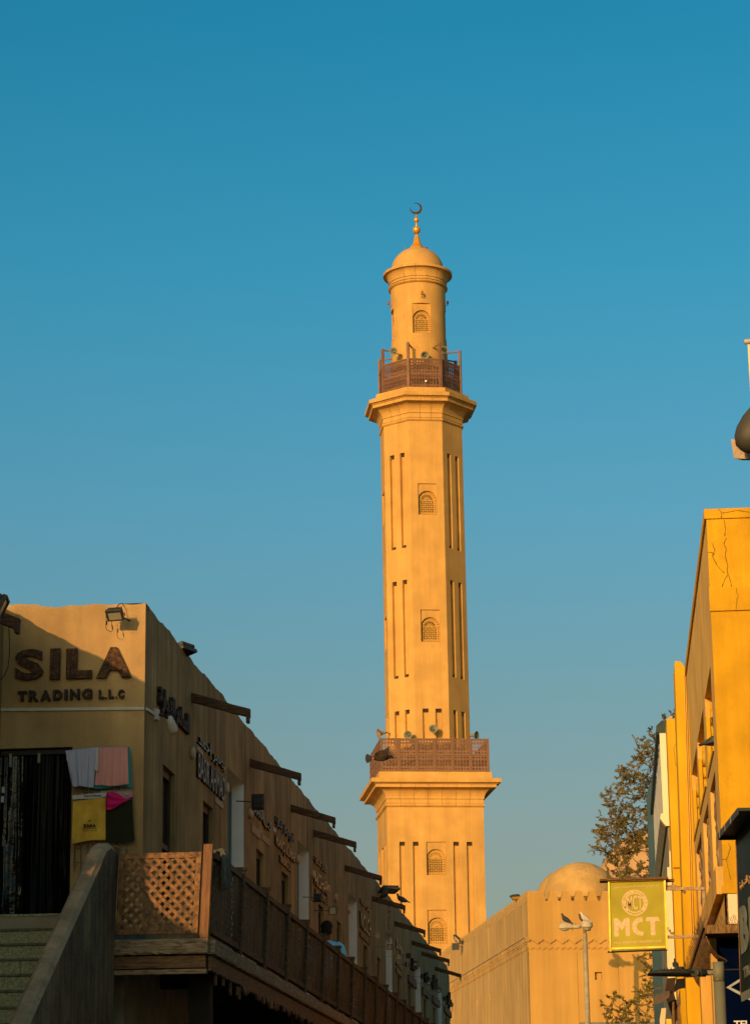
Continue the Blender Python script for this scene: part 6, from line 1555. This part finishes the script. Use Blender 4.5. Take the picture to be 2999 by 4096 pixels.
# roundel
cxy = s2(660, 688); cc = q(*cxy); Rr = 312*K2/1e4*YM; Ri = 215*K2/1e4*YM; n = 56
mb = MB(); mb.closed = False
for k in range(n):
    t0, t1 = 2*pi*k/n, 2*pi*(k+1)/n; mb.quad(*[cc+V((r_*cos(t), -.003, r_*sin(t))) for r_, t in ((Rr, t0), (Rr, t1), (Ri, t1), (Ri, t0))])
mb.build('roundel_ring', M_mctlet, ms_)
s_ = 'MCT TEXTILE TRADING L.L.C'; gl = []
a0, a1 = R(205), R(-22)
for i, ch in enumerate(s_):
    if ch == ' ': continue
    t = a0+(a1-a0)*i/(len(s_)-1); me = text_raw(ch, .5, .02, 2); xs = [v.co.x for v in me.vertices]; ys = [v.co.y for v in me.vertices]; h = .60*(Rr-Ri)
    sc_ = h/.72; xm = (min(xs)+max(xs))/2; rm = (Rr+Ri)/2
    for v in me.vertices:
        x, y, z = (v.co.x-xm)*sc_*.9, (v.co.y-.36)*sc_, v.co.z; rr_ = rm+y; tt = t-x/rm
        v.co = cc+V((rr_*cos(tt), -.0045-(.002 if z > 0 else 0), rr_*sin(tt)))
    me.materials.clear(); me.materials.append(M_mct)
    for p_ in me.polygons: p_.material_index = 0
    link('print', me, ms_)
for i in range(7):
    t = R(-130+11*i*1.15+2); c_ = cc+V(((Rr+Ri)/2*cos(t), -.005, (Rr+Ri)/2*sin(t))); mb = MB(); mb.closed = False
    mb.add([c_]+[c_+V((r_*cos(a), 0, r_*sin(a))) for a, r_ in [(pi/2+pi*k/5, .026 if k % 2 == 0 else .011) for k in range(10)]], [(0, 1+k, 1+(k+1) % 10) for k in range(10)]); mb.build('star', M_mct, ms_)
bulge = lambda amp: (lambda a, b: (a, .5+(b-.5)*(1-amp*(2*a-1)**2)))
M2('MCT', 485, 835, 505, 862, off=.004, warp=bulge(.30))
# brackets
for (x0, y0), (x1, y1), nm in (((2660, 3556), (2816, 3554), 'bracket_arm'), ((2668, 3749), (2806, 3746), 'bracket_arm')):
    mb = MB(); mb.closed = True; A, B = q(x0, y0), q(x1, y1); mb.bar(A+V((0, .05, 0)), B+V((0, .05, 0)), .05, .045); mb.build(nm, M_steelr, ms_)
mb = MB(); mb.tube([q(2664, 3547), q(2690, 3543), (q(2718, 3550)), q(2742, 3572)], .022, 6); mb.xf(lambda v: v+V((0, .08, 0))); mb.build('stay', M_steelr, ms_)
mb = MB(); mb.closed = True; A, B = q(2812, 3565), q(2822, 3745); mb.bar(A+V((0, .05, 0)), B+V((0, .05, 0)), .05, .045, up=(1, 0, 0)); mb.build('wall_bar', M_steelr, ms_)
# dark LED street light in front
YP = 27.0; b0 = onY(2856, 3852, YP)
sp2 = thing('street_light', 'dark flat street light on the thick grey green pole at lower right', 'street light', (b0.x+.02, YP, 0)); l = V((b0.x+.02, YP, 0))
top = onY(2872, 3850, YP)-l; r_p = 22/1e4*YP
mb = MB(); mb.cyl((top.x, 0, 0), (top.x, 0, top.z-.205), r_p, 24); mb.build('pole', M_pole, sp2)
mb = MB(); mb.cyl((top.x, 0, top.z-.20), (top.x, 0, top.z), r_p*1.03, 24); ps = mb.build('pole_sleeve', M_pole, sp2)
mb = MB(); mb.lathe([(.001, -.004), (.008, -.003), (.008, .002), (.001, .003)], 8, c=(top.x-.02, -r_p*1.0, top.z-.185), rot=Matrix.Rotation(R(90), 3, 'X')); mb.build('screw', M_steelr, ps)
za = onY(2820, 3893, YP).z
xq = lambda px: onY(px, 3893, YP).x-l.x
mb = MB(); mb.cyl((top.x-.02, 0, za), (xq(2822), 0, za), 9.5/1e4*YP*1.0, 16); mb.build('arm', M_pole, sp2)
mb = MB(); mb.closed = True; k = 14; rings = []
for px, hh, wd, zo in ((2823, .042, .07, -.004), (2800, .042, .07, -.004), (2790, .034, .08, -.002), (2760, .040, .13, 0), (2700, .044, .17, .004), (2650, .036, .17, .004), (2610, .028, .15, .002), (2594, .020, .11, -.004), (2589, .008, .07, -.012)):
    rings.append([V((xq(px), wd*cos(2*pi*i/k), za+zo+(hh if sin(2*pi*i/k) > 0 else hh*.9)*sin(2*pi*i/k))) for i in range(k)])
mb.loft(rings); lh = mb.build('lamp_head', M_head, sp2)
mb = MB(); mb.cyl((xq(2776), -.10, za), (xq(2776), -.045, za), .047, 20); mb.build('hinge_cap', M_head, lh)
mb = MB(); mb.closed = True; mb.lathe([(.036, 0), (.036, .022), (.032, .032), (.001, .033)], 16, c=(xq(2721), -.02, za+.035)); mb.build('sensor_base', M_black, lh)
for i in range(7):
    mb = MB(); mb.closed = True; x = xq(2640+i*14); mb.box(x, x+.008, -.13, .13, za+.03, za+.052); mb.build('cooling_rib', M_head, lh)
# pigeon hunched behind the lamp
pigeon('grey pigeon hunched behind the dark street light, tail turned away', onY(2701, 3872, 31.0)+V((0, 0, -.02)), R(95), .5, M_pig, pitch=30)
t = thing('perch_bar', 'thin dark bar under the hunched pigeon behind the street light', 'bar', onY(2701, 3875, 31.0)+V((0, 0, -.03))); mb = MB(); mb.closed = True; mb.tube([(-.06, 0, 0), (3.0, 0, 0)], .012, 6); mb.build('bar', M_black, t)
pigeon('dark pigeon tucked in the nearest scalloped opening', V((XF+.16, 37.25, zo1-.60)), R(200), .95, M_pig, pitch=50)
pigeon('pigeon lying along the sill of the nearest scalloped opening, tail outwards', V((XF+.04, 35.25, zo0+.0)), R(-15), 1.15, M_pig, pitch=15, legs=False)
# flying pigeon
fp_ = onY(1519, 3032, 62.0); fb2 = thing('flying_pigeon', 'dark pigeon in flight with fanned tail in front of the lower minaret balcony', 'pigeon', fp_, R(8)); fb2.scale = (1.75,)*3
rings = []
for x, rh, rw, zo in ((-.12, .012, .03, -.01), (-.08, .03, .04, -.004), (-.02, .048, .05, 0), (.05, .05, .052, .0), (.10, .038, .04, .004), (.135, .026, .026, .008), (.16, .024, .024, .01), (.18, .018, .018, .01), (.20, .006, .006, .006), (.215, .002, .002, .003)):
    rings.append([V((x, rw*cos(2*pi*k/12), zo+rh*sin(2*pi*k/12))) for k in range(12)])
mb = MB(); mb.closed = True; mb.loft(rings); mb.build('body', M_pig, fb2)
mb = MB(); mb.closed = True
for k in range(11):
    a = R(150+6.4*k); d = V((cos(a), 0, sin(a)*.95)); o_ = V((-.09, .002*k, -.005)); s__ = V((-d.z, 0, d.x))*.011; mb.add([o_-s__*.4, o_+s__*.4, o_+d*.10+s__*1.3, o_+d*.125, o_+d*.10-s__*1.3], [(0, 1, 2, 3, 4)])
    mb.add([q_+V((0, .003, 0)) for q_ in (o_-s__*.4, o_+s__*.4, o_+d*.10+s__*1.3, o_+d*.125, o_+d*.10-s__*1.3)], [(4, 3, 2, 1, 0)])
mb.build('fanned_tail', M_black, fb2)
for s in (-1, 1):
    mb = MB(); mb.closed = True
    for k in range(13):
        t_ = k/12; root = V((-.07+.17*t_, s*.045, (.02+.03*sin(t_*3)) if s > 0 else -.02)); tip = V((-.06+.31*t_, -.12, .0+.10*max(0, sin(pi*min(1, t_*.9+.12)))**.7-.03*t_)) if s < 0 else V((-.02+.16*t_, s*.3, .10+.1*t_))
        d = (tip-root); n_ = d.normalized().cross(V((0, 0, 1)).cross(d).normalized()); w_ = V((1, 0, .2)).normalized()*.017
        mb.add([root-w_, root+w_, tip+w_*.8, tip+d*.06, tip-w_*.8], [(0, 1, 2, 3, 4)]); mb.add([v+V((0, 0, .003)) for v in (root-w_, root+w_, tip+w_*.8, tip+d*.06, tip-w_*.8)], [(4, 3, 2, 1, 0)])
    mb.build('wing', M_pig2 if s < 0 else M_pig, fb2)
mb = MB(); mb.closed = True; mb.lathe([(.001, -.014), (.014, -.006), (.014, .006), (.001, .014)], 8, c=(-.10, -.035, -.02)); mb.build('tucked_foot', mat('pink_foot', (.6, .15, .12), .6), fb2)

# near dark green shop sign and awning on the far right
phi = atan2(1830-2490, 10000.0); D2 = V((sin(phi), cos(phi), 0)); N2 = V((-cos(phi), sin(phi), 0))   # D2 runs away down the street, N2 faces left
pb_ = onY(2944, 3500, 30.0)
gs = thing('green_shop_sign', 'dark green fabric sign with faded lettering, hanging at the right edge', 'sign', pb_)
qb = lambda x, y, off=0: onP(x, y, pb_+N2*off, N2)-pb_
mb = MB(); mb.closed = False
P = [qb(x, y) for x, y in ((2940, 3330), (2961, 3990), (3060, 3955), (3060, 3200))]
mb.closed = True; UU = -D2
uv = lambda p: (p.dot(UU), p.z)
mb.prism([uv(p) for p in P], (0, 0, 0), UU, Z_, -N2, .25); mb.build('panel', M_bgreen, gs)
mb = MB(); mb.closed = True; P = [qb(x, y, .01) for x, y in ((2960, 3975), (2963, 4010), (3060, 3962), (3060, 3925))]; mb.prism([uv(p) for p in P], (0, 0, 0), UU, Z_, N2, .006); mb.build('lower_hem', M_bletter, gs)
mb = MB(); mb.tube([qb(2942, 3365, .01), qb(2949, 3560, .01), qb(2962, 3985, .01)], .006, 6); mb.build('edge_bead', M_horn2, gs)
def gt(s, x0, x1, y0, y1, mt, off=.03):   # (x0,y1) bottom left, y0 top at the left end, x1 right end
    A = qb(x0, y1, .012); T_ = qb(x0, y0, .012); B = qb(x1, y1-30, .012)
    return text('print', s, (A.dot(UU), B.dot(UU), A.z, T_.z), N2*.008, UU, Z_, N2, .004, mt, gs, off=off)
gt('B', 2963, 2995, 3628, 3822, M_bletter, .06); gt('I', 3000, 3008, 3585, 3800, M_bletter, .06); gt('G', 3014, 3045, 3570, 3790, M_bletter, .05)
gt('TRADING', 2973, 3060, 3872, 3918, M_bletter, .04)
gt(arabic('بيج للتجارة'), 2958, 3010, 3530, 3575, M_goldlet, .0)
# slab awning above
pa = onY(2870, 3337, 30.0)+N2*0
ga = thing('dark_metal_awning', 'dark grey metal edged awning slab over the green sign at the right edge', 'awning', pa)
qa = lambda x, y: onP(x, y, pa, N2)-pa
A0 = qa(2870, 3337); A1 = qa(2874, 3359); Bq = qa(3060, 3083); th_ = A0.z-A1.z
mb = MB(); mb.closed = True; mb.prism([(0, 0), (2.2, 0), (2.2, -th_), (0, -th_)], (0, 0, 0), UU, Z_, N2, .006); mb.build('fascia', mat('dark_fascia_metal', (.06, .055, .035), .45, .2, 6, .2, 40), ga)
mb = MB(); mb.closed = True; mb.prism([(0, -.004), (2.2, -.004), (2.2, -th_*.5), (0, -th_*.5)], -N2*.004, UU, Z_, -N2, 1.5); mb.build('slab', M_green, ga)
for k in range(3):
    mb = MB(); mb.closed = True; mb.prism([(.25+.6*k, .004), (.258+.6*k, .004), (.258+.6*k, -th_-.003), (.25+.6*k, -th_-.003)], N2*.006, UU, Z_, N2, .004); mb.build('fascia_joint', M_buff, ga)
mb = MB(); mb.closed = True; mb.prism([(0.003, -th_*.5), (0.02, -th_*.5), (.02, -th_*1.0), (0.003, -th_)], -N2*.01, UU, Z_, -N2, 1.4); mb.build('end_cheek', M_green, ga)
bd = thing('right_shop', 'dark shop body behind the green sign at the right edge', 'building', pb_-N2*.3)
mb = MB(); mb.closed = True; mb.prism([(.05, -4.0), (12, -4.0), (12, .55), (.05, .55)], (0, 0, 0), UU, Z_, -N2, 4); mb.build('walls', M_bgreen, bd)

# lamp and box leaning in at the upper right
YB2 = 16.0; lc2 = onY(3012, 1716, YB2); lt = thing('globe_lamp', 'large dark bell shaped lamp with a tan box at the upper right edge', 'lamp', (lc2.x, YB2, 0))
sc2 = YB2/1e4; C2 = lc2-V((lc2.x, YB2, 0))
tq = V((.35, 0, 1)).normalized().to_track_quat('Z', 'Y').to_matrix()
mb = MB(); mb.lathe([(.002, 200*sc2), (22*sc2, 160*sc2), (38*sc2, 90*sc2), (58*sc2, 40*sc2), (68*sc2, -10*sc2), (66*sc2, -50*sc2), (50*sc2, -85*sc2), (25*sc2, -100*sc2), (.001, -104*sc2)], 32, c=C2, rot=tq); mb.build('bell', mat('dark_lamp_bell', (.06, .052, .034), .6, .15, 6, 0, spec=.5), lt)
bx_ = onY(2955, 1800, YB2+.25)-V((lc2.x, YB2, 0))
mb = MB(); mb.closed = True; e1 = V((.8, -.6, -.22)).normalized(); e3 = V((-.12, 0, 1)).normalized(); e2 = e3.cross(e1).normalized(); mb.obox(bx_+V((.03, 0, 0)), e1, e2, e3, .055, .05, .068); mb.build('box', mat('weathered_box_paint', (.50, .36, .22), .8, .2, 14, .4, 50, dirt=(.25, .15, .08), dirtamt=.7), lt)
mb = MB(); mb.tube([C2+V((.12, 0, .2)), C2+V((.22, .1, .0)), V((.25, .2, 0))], .05, 10); mb.build('pole', M_pole, lt)
t = thing('wall_pipe', 'pale upright pipe with a stubby horizontal cap at the upper right edge', 'pipe', onY(2996, 1500, 17.0)); l = V(t.location)
A, B = onY(2995, 1378, 17)-l, onY(3010, 1640, 17)-l; mb = MB(); mb.tube([A, B], .011, 10); mb.build('pipe', M_cream, t)
A, B = onY(2977, 1367, 17)-l, onY(3020, 1362, 17)-l; mb = MB(); mb.tube([A-V((.003, 0, 0)), A, B], [.010, .018, .018], 12); mb.build('cap', M_galv, t)
t2b = thing('support_mast', 'mast outside the right edge that carries the upright pipe', 'mast', (t.location.x+.2, 17, 0)); mb = MB(); mb.tube([(0, 0, 0), (0, 0, onY(3010, 1640, 17).z), (-.12, 0, onY(3010, 1620, 17).z)], .03, 8); mb.build('pole', M_pole, t2b)
